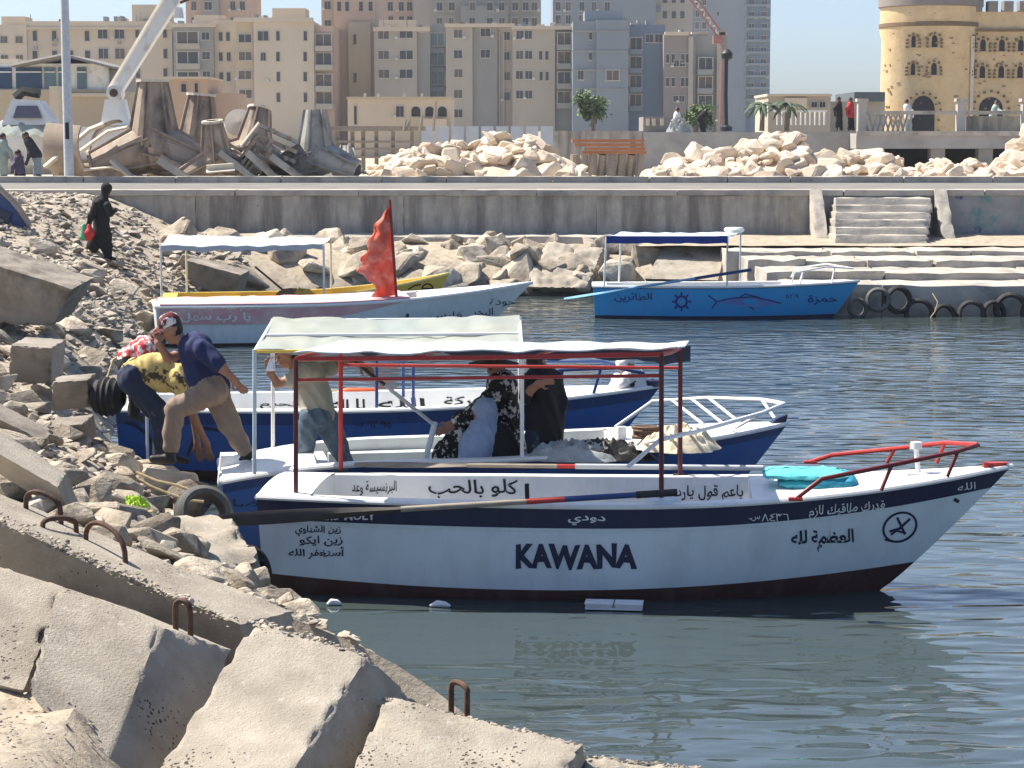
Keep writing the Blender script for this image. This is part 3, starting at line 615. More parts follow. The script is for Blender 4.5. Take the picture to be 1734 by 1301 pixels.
for k, (ya, yb, z, xa, _) in enumerate(tiers):
    x = xa
    while x < 19:
        wd = wr.uniform(1.3, 3.6); j = wr.uniform(-.12, .12); dz = wr.uniform(-.03, .03)
        bm_build(rough_block([(x, ya + j, -.6), (x + wd, ya + j, -.6), (x + wd, yb + .2, -.6), (x, yb + .2, -.6), (x, ya + j, z + dz), (x + wd, ya + j * .5, z + dz), (x + wd, yb + .2, z), (x, yb + .2, z)], 7, .05, .09, x * 3 + k), 'stone_slab', CONCW, quay); x += wd + .02
    MB().bb(19, 80, ya + .1, yb + .1, -.6, z - .01).build('stone_slab', CONCW, quay)
mb = MB(); mb.grid([[(x, y, 1.26 + .17 * (y - 57) / 3 + .03 * fbm((x, y, 0))) for x in np.arange(3.4, 60, .5)] for y in np.arange(56.8, 60.4, .35)]); mb.build('sandy_platform', SAND, quay, True, fix=False)
bm_build(rough_block([(-9, 59.1, .4), (4.4, 59.0, .4), (4.4, 60, .4), (-9, 60, .4), (-9, 59.25, 1.40), (4.4, 59.1, 1.38), (4.4, 60, 1.43), (-9, 60, 1.45)], 20, .05, .12, 71.0), 'footing', CONCW, pier)
st = empty('stone_stairs', (10, 59, 1.3), 0, 'worn stone stairs of six rough steps up to the pier top', 'stairs')
for k in range(6):
    z1 = 1.5 + .19 * k; y0 = 57.3 + .40 * k; x0, x1 = 8.72 + .06 * k, 11.2 + .1 * k
    bm_build(rough_block([(x0, y0, z1 - .4), (x1, y0, z1 - .4), (x1, 60, z1 - .4), (x0, 60, z1 - .4), (x0, y0 + .2, z1), (x1 + .0, y0 + .2, z1), (x1, 60, z1), (x0, 60, z1)], 8, .03, .07, k * 5.0), 'step', CONCW, st)
for x0, x1 in ((8.35, 8.7), (11.85, 12.2)):
    bm_build(rough_block([(x0, 58.4, 1.1), (x1, 58.4, 1.1), (x1, 59.9, 1.1), (x0, 59.9, 1.1), (x0, 58.9, 1.7), (x1, 58.9, 1.7), (x1, 59.9, 2.7), (x0, 59.9, 2.7)], 7, .04, .06, x0), 'side_wall', CONCW, st)
# sloping concrete slabs standing by the quay corner
ablock('pale smooth concrete slab with an iron ring behind the blue boat', [(1135, 402, 58), (1232, 405, 58), (1216, 475, 55.6), (1092, 472, 55.6)], (.1, .9, -.2), 40.0, wear=.04, amp=.015)
ablock('rough stony slab leaning on the bank left of the pale ringed slab', [(925, 412, 57.8), (1022, 420, 57.4), (992, 488, 55.4), (886, 486, 55.4)], (.2, .8, -.2), 43.0, wear=.1, amp=.1)
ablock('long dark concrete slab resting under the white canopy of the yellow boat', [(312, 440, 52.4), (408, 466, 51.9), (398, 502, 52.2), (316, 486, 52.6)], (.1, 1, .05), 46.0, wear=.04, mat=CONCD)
p = atY(1163, 438, 56.9); ring = empty('iron_ring', p, 0, 'iron mooring ring hanging on the pale concrete slab', 'ring')
MB().tube([p + Vector((.13 * math.cos(a), -.06, .15 * math.sin(a))) for a in np.linspace(0, 2 * math.pi, 17)], .018, 6).build('hoop', RUST, ring, True)
MB().box(p + Vector((0, 0, .16)), (.07, .1, .07)).build('staple', RUST, ring)
# ------------------------------------------------------------------ beyond the pier: rubble, moulds, crane, town
STEEL = M('mould_steel', (.37, .29, .22), .75, .3, 1.2, .4, .03, bscale=6, col2=(.085, .062, .05), c2scale=.9, c2lo=.48, c2hi=.66, stretch=(1, 1, .5))
STEELG = M('mould_steel_grey', (.35, .34, .31), .7, .25, 1.2, .4, .03, bscale=6, col2=(.10, .085, .07), c2scale=1.1, c2lo=.5, c2hi=.68)
CREAMST = M('cream_lit_steel', (.62, .56, .46), .7, .12, 2, .2, .01)  # cream paint; on mould flanges and edges sunlight is put into this colour
def rubble(label, prof, Yf, n, seed, smin=.6, smax=1.5, depth=3.5):
    rg = random.Random(seed); xs_, ys_ = [p[0] for p in prof], [p[1] for p in prof]
    o = empty('rubble_pile', (xat((xs_[0] + xs_[-1]) / 2, Yf), Yf, 2.4), 0, label, 'rubble', 'piles of quarry stone on the pier')
    mb = MB(); mb.grid([[atY(px, lerp(308, interp(px, xs_, ys_) + 12, s), Yf + .4 + depth * s) for px in np.linspace(xs_[0], xs_[-1], 40)] for s in (0, .35, .7, 1)] + [[(xat(px, Yf + depth + 2), Yf + depth + 2.5, 2.3) for px in np.linspace(xs_[0], xs_[-1], 40)]])
    mb.build('core', PALEROCK, o, fix=False)
    for i in range(n):
        px = rg.uniform(xs_[0], xs_[-1]); s = rg.random() ** .8; yt = interp(px, xs_, ys_)
        sz = lerp(smax, smin, rg.random() ** .7) * (.55 + .45 * min(1, (308 - yt) / 50)); p = atY(px, lerp(303, yt + 8, s), Yf + .3 + depth * s)
        put_rock(PLR, o, (p.x, p.y, max(p.z, 2.5)), sz, rg, (1.1, 1, .85), .7)
    return o
rubble('broad heap of pale quarry stone before the arched beige building', [(605, 304), (650, 272), (700, 250), (745, 238), (800, 240), (845, 222), (905, 232), (940, 258), (975, 285), (1000, 300)], 73.5, 150, 1)
rubble('heap of buff boulders below the bending man on the platform', [(1095, 300), (1130, 272), (1180, 255), (1240, 250), (1295, 232), (1330, 222), (1370, 248), (1420, 262), (1470, 258), (1510, 268), (1545, 290)], 73.2, 170, 2)
rubble('low scatter of buff boulders under the platform columns', [(1545, 285), (1590, 264), (1640, 268), (1690, 280)], 73.0, 60, 3, .5, 1.1)
rubble('tall mound of light stone beneath the castle annex', [(1668, 305), (1700, 270), (1725, 235), (1760, 210), (1820, 220), (1860, 300)], 73.4, 75, 4, .6, 1.5)

# steel moulds for breakwater tetrapods
TDIR = [Vector((0, 0, 1))] + [Vector((math.cos(a), math.sin(a), -.34)).normalized() for a in (R(186), R(352), R(88))]
def mould(label, base, h, rz, mat, tilt=(0, 0, 0), only=None, lip=True):
    o = empty('tetrapod_mould', base, rz, label, 'mould', 'steel moulds for breakwater blocks'); o.rotation_euler = (tilt[0], tilt[1], rz)
    c = Vector((0, 0, h * .40)); L = h * .60; r0, r1 = h * .235, h * .125
    for i, d in enumerate(TDIR):
        if only and i not in only: continue
        q = d.to_track_quat('Z', 'Y').to_matrix(); mb = MB()
        LL = L if i == 0 else min(L, c.z / max(.05, -d.z) * .96 - r1 * .5)
        mb.lathe([(r0, 0), (r1, LL), (r1 * .86, LL), (r0 * .9, .02)], c, 12, 0, q)
        leg = mb.build('mould_leg', mat, o, local=True)
        for k in range(6):
            a = k * math.pi / 3 + .3; e = Vector((math.cos(a), math.sin(a), 0)); t = Vector((-e.y, e.x, 0)) * .022
            A, B_ = e * r0 * .97, e * r1 * .97 + Vector((0, 0, LL)); out = e * .11
            rb = MB(); rb.hexa([c + q @ p for p in (A - t, A + t, A + t + out, A - t + out, B_ - t, B_ + t, B_ + t + out * .8, B_ - t + out * .8)]); rb.build('rib', mat, leg, local=True)
        if lip:
            rb = MB(); rb.lathe([(r1 * .86, LL - .05), (r1 * 1.28, LL - .05), (r1 * 1.28, LL + .04), (r1 * .86, LL + .04)], c, 12, 0, q); rb.build('rim', CREAMST if i == 0 else mat, leg, local=True)
    return o
def gnd(px, Y): return Vector((xat(px, Y, 300), Y, 2.35))
mould('tall brown ribbed mould standing upright, nearest the crane boom', gnd(262, 75), 3.75, R(-4), STEEL)
mould('brown ribbed mould just right of the tallest one', gnd(332, 78.5), 3.35, R(8), STEEL, (0, R(4), 0))
mould('shorter brown mould tipped forward before its neighbour', gnd(372, 74.2), 2.35, R(12), STEEL, (R(6), R(-6), 0))
mould('dark grey mould beside the stack of shells', gnd(535, 75.5), 2.75, R(-8), STEELG, lip=False)
mould('small brown mould lying toppled beside the curved half shell', gnd(172, 76.5), 2.0, R(20), STEEL, (R(50), R(25), 0))
mould('small grey mould upended before the timber trestle', gnd(582, 77), 1.7, R(30), STEELG, (R(-30), R(20), 0), lip=False)
mould('faded brown mould leaning behind the stack of shells', gnd(418, 80), 3.0, R(5), STEEL, (R(-14), R(10), 0))
def shell_piece(o, name, base, r, w_, a0, a1, tilt, mat, th=.06):
    mb = MB(); q = Matrix.Rotation(tilt[2], 3, 'Z') @ Matrix.Rotation(tilt[1], 3, 'Y') @ Matrix.Rotation(tilt[0], 3, 'X')
    mb.lathe([(r, -w_ / 2), (r * .86, w_ / 2), (r * .86 - th, w_ / 2), (r - th, -w_ / 2), (r, -w_ / 2)], base, 14, 0, q, a0, a1)
    return mb.build(name, mat, o, True)
b = gnd(150, 75.5); o = empty('mould_shell', b, 0, 'curved half shell of a mould lying by the lamp post', 'mould', 'steel moulds for breakwater blocks')
shell_piece(o, 'shell', b + Vector((.1, 0, 1.55)), 1.5, 1.6, R(150), R(318), (R(90), 0, R(52)), STEEL)
MB().tube([b + Vector(p) for p in ((-1.35, -.9, .75), (-.6, -.9, 1.35), (.25, -.9, 2.05), (.75, -.9, 2.25))], .09, 4).build('lit_flange', CREAMST, o)  # pale bar along the shell edge, sunlight painted in
MB().hexa([b + Vector(p) for p in ((.2, -1.3, .05), (2.9, -1.3, .02), (2.9, -.6, .02), (.2, -.6, .05), (.2, -1.3, .62), (1.1, -1.3, .72), (1.1, -.6, .72), (.2, -.6, .62))]).build('base_trough', STEEL, o)
MB().tube([b + Vector(p) for p in ((.1, -1.35, .66), (1.1, -1.35, .76), (2.75, -1.35, .06))], .05, 4).build('lit_edge', CREAMST, o)
b = gnd(205, 78); o = empty('mould_shell', b, 0, 'half shell propped against the tallest mould', 'mould', 'steel moulds for breakwater blocks')
shell_piece(o, 'shell', b + Vector((0, 0, 1.3)), 1.2, 1.4, R(120), R(250), (R(80), R(30), 0), STEEL)
MB().tube([b + Vector(p) for p in ((-1.3, -.8, 1.3), (-.3, -.8, 2.0), (.4, -.8, 2.15), (.55, -.8, 1.7))], .07, 4).build('lit_flange', CREAMST, o)
for k in range(6):                                    # nested chevron shells
    b = gnd(430 + k * 3, 74.6) + Vector((0, 0, .25 + .34 * k)); o = empty('chevron_shell', b, R(8), 'bent steel shell nested in the leaning stack, %s' % ('topmost with a pale edge' if k == 5 else 'lowest, on the ground' if k == 0 else ('second from the ground', 'third from the ground', 'third from the top', 'second from the top')[k - 1]), 'mould', 'stacked bent shells')
    mb = MB(); prof = [(-.75, -.5), (-.1, .32), (1.25, -.28), (1.2, -.40), (-.1, .19), (-.66, -.54)]
    mb.prism(prof, -.8, .8); mb.build('plate', STEELG if k % 2 else STEEL, o, local=True)
    for xx, zz, ln in ((.35, .06, .9), (.9, -.2, .7)):
        MB().box((xx, -.85, zz), (.14, .16, .16)).build('lug', STEEL, o, local=True)
    if k == 5: MB().tube([(-.75, -.86, -.46), (-.12, -.86, .34)], .05, 4).build('lit_edge', CREAMST, o, local=True)
for i, (px, ln, an, Y, nm) in enumerate(((415, 2.3, -38, 73.6, 'steel channel leaning down against the chevron shells'), (455, 2.1, -42, 73.4, 'steel channel lying in front of the grey mould'), (495, 1.9, -36, 73.5, 'shortest steel channel beside the rubble'), (300, 1.6, -33, 73.3, 'steel channel at the foot of the tipped mould'))):
    b = gnd(px, Y) + Vector((0, 0, .5)); o = empty('steel_channel', b, 0, nm, 'channel', 'loose steel channels by the moulds'); o.rotation_euler = (0, R(-an), 0)
    MB().box((0, 0, 0), (ln, .35, .05)).build('web', STEELG, o, local=True)
    for s_ in (-1, 1): MB().box((0, s_ * .2, .09), (ln, .05, .22)).build('flange', STEELG, o, local=True)
sr = random.Random(8)
for i in range(22):
    b = gnd(sr.uniform(120, 590), sr.uniform(72.9, 77)) + Vector((0, 0, sr.uniform(.1, .9))); ln = sr.uniform(.8, 2.0); o = empty('steel_section', b, 0, 'scrap steel section strewn among the moulds', 'scrap steel', 'scrap steel sections among the moulds'); o.rotation_euler = (sr.uniform(-.5, .5), sr.uniform(-.9, .9), sr.uniform(-.6, .6))
    mt = sr.choice((STEEL, STEELG, STEELG, CREAMST)); MB().box((0, 0, 0), (ln, sr.uniform(.15, .5), .04)).build('plate', mt, o, local=True); MB().box((0, .1, .1), (ln * .96, .04, .18)).build('stiffener', mt, o, local=True)
b = gnd(408, 82); o = empty('cream_drum', b + Vector((0, 0, 2.2)), 0, 'cream painted drum half behind the nested shells', 'drum')
MB().lathe([(0, -.5), (.55, -.45), (.62, 0), (.55, .45), (0, .5)], b + Vector((0, 0, 2.2)), 16, 0, Matrix.Rotation(R(70), 3, 'X')).build('shell', CREAMST, o, True)
MB().box(b + Vector((-.9, 0, 2.3)), (.5, .3, .12)).build('bracket', CREAMST, o)

# crane with white boom behind the moulds
WHITEST = M('white_machine_paint', (.72, .72, .68), .5, .08, 2, .1, .005, col2=(.4, .37, .32), c2scale=1.5, c2lo=.55, c2hi=.75)
cb = gnd(196, 84); cr = empty('mobile_crane', cb, 0, 'white boom crane standing behind the brown moulds', 'crane')
a_, b_ = atY(196, 158, 84), atY(322, -45, 84); dv = (b_ - a_).normalized(); nv = Vector((-dv.z, 0, dv.x))
MB().hexa([a_ - nv * .2 + Vector((0, -.3, 0)), a_ + nv * .2 + Vector((0, -.3, 0)), a_ + nv * .2 + Vector((0, .3, 0)), a_ - nv * .2 + Vector((0, .3, 0)),
           b_ - nv * .26 + Vector((0, -.3, 0)), b_ + nv * .26 + Vector((0, -.3, 0)), b_ + nv * .26 + Vector((0, .3, 0)), b_ - nv * .26 + Vector((0, .3, 0))]).build('boom', WHITEST, cr)
MB().tube([a_ + nv * .3, b_ + nv * .38], .09, 6).build('hydraulic_ram', CREAMST, cr)
MB().lathe([(0, -.42), (.3, -.42), (.3, .42), (0, .42)], a_, 16, 0, Matrix.Rotation(R(90), 3, 'X')).build('pivot_boss', WHITEST, cr, True)
MB().lathe([(0, -.5), (.16, -.5), (.16, .5), (0, .5)], a_, 12, 0, Matrix.Rotation(R(90), 3, 'X')).build('pivot_pin', RUST, cr, True)
MB().box(a_ - Vector((0, 0, .75)), (1.1, .8, 1.0), taper=.7).build('bracket', WHITEST, cr)
MB().bb(cb.x - 1.3, cb.x + 1.6, 83.2, 85.4, 3.2, 4.55).build('machine_deck', WHITEST, cr); MB().bb(cb.x - 2.5, cb.x + 3.5, 83, 86, 2.75, 3.3).build('carrier', STEELG, cr)
for dx in (-1.8, 0, 2.2):
    for yy in (83, 86): MB().lathe([(0, -.15), (.45, -.15), (.45, .15), (0, .15)], (cb.x + dx, yy, 2.8), 14, 0, Matrix.Rotation(R(90), 3, 'X')).build('wheel', BLACK, cr, True)
MB().tube([atY(305, 5, 83.6), atY(328, -5, 83.6)], .06, 6).build('cable', RUST, cr); MB().box(atY(303, 22, 83.6), (.36, .3, .42), taper=.7).build('hook_block', WHITEST, cr)

# white motor boat standing on the pier, with a rumpled cover
b = gnd(55, 80); mbt = empty('motor_boat', b, 0, 'white motor boat on land under a rumpled pale cover', 'boat')
x0, x1 = xat(-60, 80), xat(112, 80); mb = MB()
for_pts = lambda f: [Vector((lerp(x0, x1, f), 79 - .2, 0)), ]
rows = []
for i in range(13):
    f = i / 12; hbw = 1.15 * (1 - max(0, (f - .55) / .45) ** 2); zt = 4.05 + .35 * f * f; X = lerp(x0, x1, f)
    rows.append([(X, 80 - hbw * s, lerp(2.75, zt, q)) for s, q in ((1, 1), (.97, .6), (.75, .25), (0, 0), (-.75, .25), (-.97, .6), (-1, 1))])
mb.grid(rows); mb.add(rows[0], [tuple(range(7))]); mb.build('hull', WHITEST, mbt, True)
mb = MB(); mb.grid([[Vector((lerp(x0 + .6, x1 - .4, i / 20), 80 - 1.1 + 2.2 * j / 10, 4.2 + .75 * math.sin(math.pi * j / 10) * math.sin(math.pi * min(1, .25 + .75 * (1 - i / 20))) + .16 * fbm((i * .5, j * .6, 1)))) for j in range(11)] for i in range(21)]); mb.build('cover', CANV, mbt, True)
cx_ = xat(58, 80); MB().hexa([(cx_ - .9, 79.3, 4.6), (cx_ + 1, 79.3, 4.6), (cx_ + 1, 80.9, 4.6), (cx_ - .9, 80.9, 4.6), (cx_ - .55, 79.6, 5.55), (cx_ + .45, 79.6, 5.5), (cx_ + .45, 80.7, 5.5), (cx_ - .55, 80.7, 5.55)]).build('cabin', WHITEST, mbt)
MB().hexa([(cx_ - .45, 79.25, 4.85), (cx_ + .6, 79.25, 4.85), (cx_ + .6, 79.4, 4.85), (cx_ - .45, 79.4, 4.85), (cx_ - .35, 79.48, 5.3), (cx_ + .4, 79.48, 5.3), (cx_ + .4, 79.6, 5.3), (cx_ - .35, 79.6, 5.3)]).build('windscreen', INKNAVY, mbt)
MB().tube([(cx_ - .5, 80, 5.6), (cx_ - .2, 80, 5.85), (cx_ + .4, 80, 5.75)], .2, 6).build('rolled_awning', BLACK, mbt, True)
MB().bb(x0 + .2, x1 - 1.2, 78.82, 78.86, 3.35, 3.45).build('red_stripe', RED, mbt)

# lamp posts
lp = empty('lamp_post', gnd(124, 71.8) + Vector((0, 0, .4)), 0, 'thick grey lamp post rising past the crane boom', 'lamp post')
px_ = xat(122, 71.8); MB().tube([(px_, 71.8, 2.5), (px_ - .01, 71.8, 6), (px_ - .03, 71.8, 12.5)], [.17, .155, .12], 12).build('pole', GREYPIPE, lp, True)
MB().box((px_, 71.8, 2.65), (.5, .4, .06)).build('base_plate', GREYPIPE, lp); MB().box((px_, 71.64, 4.35), (.12, .05, .55)).build('hatch', BLACK, lp); MB().tube([(px_, 71.8, 12.4), (px_ + .8, 71.8, 12.8), (px_ + 1.6, 71.8, 12.8)], .06, 8).build('arm', GREYPIPE, lp)
MB().box((px_ + 1.8, 71.8, 12.78), (.6, .25, .12)).build('lamp_head', GREYPIPE, lp)
pz = atY(1230, 222, 108); lp = empty('lamp_post', pz, 0, 'slim black street lamp on the far platform', 'lamp post')
MB().tube([pz, atY(1229, 160, 108), atY(1230, 96, 108)], .1, 8).build('pole', INK, lp); MB().lathe([(0, -.3), (.28, -.15), (.3, .1), (.12, .3), (0, .32)], atY(1231, 94, 108), 12).build('lantern', INK, lp, True); MB().lathe([(.3, 0), (.3, .2), (.1, .3)], pz, 10).build('foot', INK, lp)

# platform, balustrade, timber stacks
PLAT = M('platform_concrete', (.36, .35, .33), .9, .15, .5, .3, .03, bscale=3, col2=(.24, .23, .22), c2scale=.4, c2lo=.5, c2hi=.7)
pl = empty('platform', (40, 105, 2.4), 0, None, None, None, 'structure')
zt = zat(222, 103); zb_ = zat(256, 103)
MB().bb(xat(915, 103), xat(1090, 103), 103, 125, 2.3, zat(222, 103)).build('retaining_wall', WALLC, pl); MB().bb(xat(1088, 102.9), xat(1462, 102.9), 102.9, 128, 2.3, zat(224, 102.9)).build('retaining_wall', PLAT, pl)
MB().bb(xat(1445, 101), xat(1900, 101), 101, 128, zat(252, 101), zat(226, 101)).build('deck_slab', PLAT, pl)
MB().bb(xat(1445, 101), xat(1900, 101), 100.9, 101, zat(230, 101), zat(224, 101) + .05).build('edge_beam', CONCW, pl)
for px in (1460, 1580, 1660, 1745, 1830): MB().bb(xat(px - 12, 102), xat(px + 12, 102), 101.6, 102.4, 2.3, zat(252, 101) - .01).build('column', PLAT, pl)
MB().bb(xat(1440, 112), xat(1900, 112), 112, 113, 2.3, zat(252, 101) - .02).build('opening_shade', M('opening_shade_dark', (.09, .085, .08), .9), pl)  # dark sheet standing for the shade in the opening under the deck
bal = empty('balustrade', (xat(1560, 102), 102, zat(224, 102)), 0, 'concrete balustrade with lattice infill before the castle tower', 'balustrade')
for px in (1453, 1619, 1728): MB().bb(xat(px - 7, 102), xat(px + 7, 102), 101.7, 102.2, zat(228, 102), zat(172, 102)).build('post', PLAT, bal); MB().box((xat(px, 102), 101.95, zat(170, 102)), (.55, .65, .15)).build('cap', CONCW, bal)
MB().bb(xat(1461, 102), xat(1611, 102), 101.8, 102.05, zat(194, 102), zat(188, 102)).build('rail', CONCW, bal); MB().bb(xat(1627, 102), xat(1721, 102), 101.8, 102.05, zat(194, 102), zat(188, 102)).build('rail', CONCW, bal)
for i in range(16):
    px = 1466 + i * 4.2; MB().tube([(xat(px, 102), 101.93, zat(226, 102)), (xat(px + (9 if i % 2 else -9), 102), 101.93, zat(194, 102))], .05, 5).build('lattice_bar', PLAT, bal)
MB().bb(xat(1628, 102.4), xat(1720, 102.4), 102.3, 102.4, zat(224, 102.4), zat(197, 102.4)).build('panel', WALLC, bal)
ORANGE = M('orange_timber', (.40, .17, .08), .8, .2, 2, .3, .01)
ps = empty('timber_stack', (xat(1030, 80), 80, 3.4), 0, 'stack of long orange boards on grey posts between two rubble heaps', 'timber')
for k, (py, p0, p1) in enumerate(((238, 968, 1088), (245, 972, 1088), (252, 990, 1090), (258, 985, 1092))):
    MB().bb(xat(p0, 80), xat(p1, 80), 79.6, 80.4, zat(py + 3, 80), zat(py - 2, 80)).build('board', ORANGE, ps)
rg = random.Random(9)
for i in range(8):
    px = 968 + i * 16; MB().tube([(xat(px, 79.8), 79.8 + rg.uniform(-.2, .3), 2.35), (xat(px + 4, 79.8), 79.8, zat(262, 79.8))], [.2, .15], 8).build('post', WOOD, ps, True)
ps = empty('timber_trestle', (xat(620, 84), 84, 2.4), 0, 'weathered timber trestle platform behind the grey mould', 'trestle')
MB().bb(xat(560, 84), xat(720, 84), 83.4, 85.4, zat(222, 84), zat(214, 84)).build('deck', WOOD, ps)
for px in (575, 600, 618, 640, 668, 700): MB().bb(xat(px - 3, 84), xat(px + 3, 84), 83.6, 83.9, 2.35, zat(222, 84) - .01).build('post', WOOD, ps)
for py in (240, 252, 266): MB().bb(xat(562, 84), xat(700, 84), 83.45, 83.58, zat(py + 2, 84), zat(py - 2, 84)).build('rail', WOOD, ps)
for px in (685, 692, 712, 735): MB().tube([(xat(px, 83.3), 83.3, zat(222, 83.3)), (xat(px + 4, 83.3), 83.3, zat(172 + (px % 7) * 5, 83.3))], .06, 5).build('stake', WOOD, ps)
hd = empty('hoarding', (xat(850, 96), 96, 2.4), 0, 'white boarded fence behind the broad stone heap', 'fence')
for i in range(9):
    p0 = 715 + i * 25; MB().bb(xat(p0, 96), xat(p0 + 21, 96), 96, 96.1, 2.35, zat(214, 96)).build('board', CANVW, hd)
for px in (960, 966, 975, 1060): pass

# ------------------------------------------------------------------ town
GLASS = M('dark_window_glass', (.02, .023, .03), .3, .4, .8, 0, spec=.5); FRAMEW = M('pale_window_frame', (.45, .42, .37), .7, .1, 2, 0); SHUT = M('brown_shutter', (.10, .078, .062), .7, .3, 2, .2, .01); BLUEGL = M('blue_balcony_glass', (.10, .17, .20), .3, .3, .7, 0)
_W = {}; CR = M('cream_render_trim', (.50, .42, .30), .9)
def win_mesh(kind):
    if kind in _W: return _W[kind]
    mb = MB(); t = .07
    if kind == 'arch':
        pr = [(-.5, 0), (.5, 0), (.5, .62)] + [(.5 * math.cos(a), .62 + .38 * math.sin(a)) for a in np.linspace(0, math.pi, 9)][1:-1] + [(-.5, .62)]
        mb.prism(pr, -.05, .1, 0)  # solid black face; the opening's inner shade is put into its colour
        mb.bb(-.7, .7, -.16, .05, -.1, -.02, 4)
    else:
        mb.bb(-.5, .5, -.01, .12, 0, 1, 2 if kind == 'shut' else 3 if kind == 'blue' else 0)
        for s in (-1, 1): mb.bb(s * .5 - t / 2, s * .5 + t / 2, -.07, .1, 0, 1, 1)
        mb.bb(-.55, .55, -.07, .1, 1, 1.08, 1); mb.bb(-.6, .6, -.14, .1, -.1, 0, 1)
        if kind != 'slit': mb.bb(-.02, .02, -.04, .05, 0, 1, 1)
    _W[kind] = mb.mesh('window', [GLASS if kind != 'arch' else INK, FRAMEW, SHUT, BLUEGL, CR]); return _W[kind]
def wall_mat(name, c): return M(name, c, .9, .07, .12, .15, .05, bscale=1.5, col2=[x * .72 for x in c], c2scale=.10, c2lo=.5, c2hi=.75, c2stretch=(1.5, 1.5, .4), c2amt=.7)
ACM = M('air_conditioner_casing', (.55, .53, .48), .7); TOWN = 'apartment blocks behind the harbour'
class Bld:
    def __init__(s, name, label, Y, cat='building', group=TOWN): s.Y = Y; s.name, s.label, s.cat, s.g, s.root = name, label, cat, group, None
    def box(s, p0, p1, ytop, mat, name='wall', dy=0.0, depth=14.0, zb=2.3, ybot=None):
        Y = s.Y + dy; x0, x1 = xat(p0, Y, 100), xat(p1, Y, 100)
        if s.root is None: s.root = empty(s.name, ((x0 + x1) / 2, Y, 2.3), 0, s.label, s.cat, s.g)
        return MB().bb(x0, x1, Y, Y + depth, zb if ybot is None else zat(ybot, Y), zat(ytop, Y)).build(name, mat, s.root)
    def win(s, px, py, wpx, hpx, kind='win', dy=0.0):   # centre pixel and pixel size
        Y = s.Y + dy; k = Y / F
        return link_obj('window', win_mesh(kind), s.root, Vector((xat(px, Y, 100), Y - .02, zat(py + hpx / 2, Y))) - s.root.location, (0, 0, 0), (wpx * k * 1.12, 1.0, hpx * k * 1.1))
    def ac(s, px, py, dy): s.box(px - 2.4, px + 2.4, py - 2, ACM, 'air_conditioner', dy - .55, .5, ybot=py + 2.4)
    def roof(s, p0, p1, ytop, n, dy=1.5):
        for _ in range(n):
            px = rg.uniform(p0, p1); h = rg.uniform(4, 9); k = rg.random()
            if k < .45: s.box(px - 3, px + 3, ytop - h, rg.choice((ACM, GY, BG_)), 'water_tank', dy + rg.uniform(0, 4), 2, ybot=ytop + 1)
            elif k < .75: s.box(px - .5, px + .5, ytop - h * 2, GY, 'aerial', dy, .15, ybot=ytop + 1)
            else: s.box(px - 7, px + 7, ytop - h * .6, rg.choice((CR, PE)), 'roof_parapet', dy + 1, 2, ybot=ytop + 1)
    def stain(s): pass
    def wins(s, pxs, pys, wpx, hpx, kind='win', dy=0.0, skip=.0):
        for a in pxs:
            for b in pys:
                if kind == 'mix' and rg.random() < .4: s.ac(a + rg.choice((-1, 1)) * wpx * .8, b + hpx * .45, dy)
                if rg.random() >= skip: s.win(a + rg.uniform(-.5, .5), b, wpx, hpx, rg.choice(['win', 'win', 'shut']) if kind == 'mix' else kind, dy)
    def balc(s, p0, p1, pys, mat, dy=-1.2, h=9, glass=True):
        for py in pys:
            Y = s.Y + dy; MB().bb(xat(p0, Y, 100), xat(p1, Y, 100), Y, s.Y - .03, zat(py + h, Y), zat(py, Y)).build('balcony', mat, s.root)
            if glass: s.win((p0 + p1) / 2, py - 9, (p1 - p0) * .82, 17, rg.choice(['win', 'shut']))
    def cornice(s, p0, p1, y0, y1, mat, dy=-.5): s.box(p0, p1, y0, mat, 'cornice', dy, 1.5, ybot=y1)
rg = random.Random(21)
CR = wall_mat('cream_render', (.56, .47, .35)); GB = wall_mat('grey_beige_render', (.40, .355, .29)); PE = wall_mat('peach_render', (.50, .355, .255)); GY = wall_mat('grey_render', (.27, .265, .25)); YB = wall_mat('yellow_beige_render', (.47, .39, .27)); BG_ = wall_mat('haze_blue_grey_render', (.20, .235, .27)); BR = wall_mat('brown_grey_render', (.25, .22, .20)); DB = wall_mat('haze_dusky_blue_render', (.14, .19, .26))  # the blue renders carry distance haze and shade in their colour
q = Bld('apartment_block', 'long low cream block behind the crane and kiosk', 312)
q.box(-60, 46, 42, CR); q.box(44, 292, 36, CR, dy=.4); q.box(4, 44, 28, CR, 'stair_house', 3, 5); q.box(225, 285, 8, CR, 'stair_house', 3, 6); q.cornice(44, 292, 46, 50, CR)
q.wins([60, 93, 148], [62], 7, 15, 'slit', .35); q.wins([175, 203], [58, 92], 15, 15, 'mix', .35); q.wins([233, 280], [57, 92, 125], 6, 14, 'slit', .35); q.wins([8, 33], [68, 100], 11, 10, 'mix'); q.wins([60, 93, 120, 148], [95, 128], 8, 14, 'slit', .35)
for px, py in ((92, 74), (95, 66), (202, 70), (60, 78)): q.box(px - 3, px + 3, py, GY, 'air_conditioner', -.5, .5, ybot=py + 5)
q.roof(50, 285, 36, 14)
q = Bld('apartment_block', 'grey shaded block with glazed top balcony right of the boom', 308)
q.box(294, 362, 45, GY); q.cornice(290, 366, 40, 46, CR); q.balc(298, 338, [74, 108, 142], GB); q.wins([349], [62, 95, 128], 12, 11, 'mix'); q.box(362, 402, 34, CR, dy=1); q.wins([374, 387], [63, 97, 131], 6, 13, 'slit', .98); q.box(330, 378, 26, CR, 'parapet', 2, 4)  # the main wall's shade is put into its grey colour
q.roof(298, 396, 40, 6)
q = Bld('apartment_block', 'yellowish block with wide windows and stacked balconies at its right', 305)
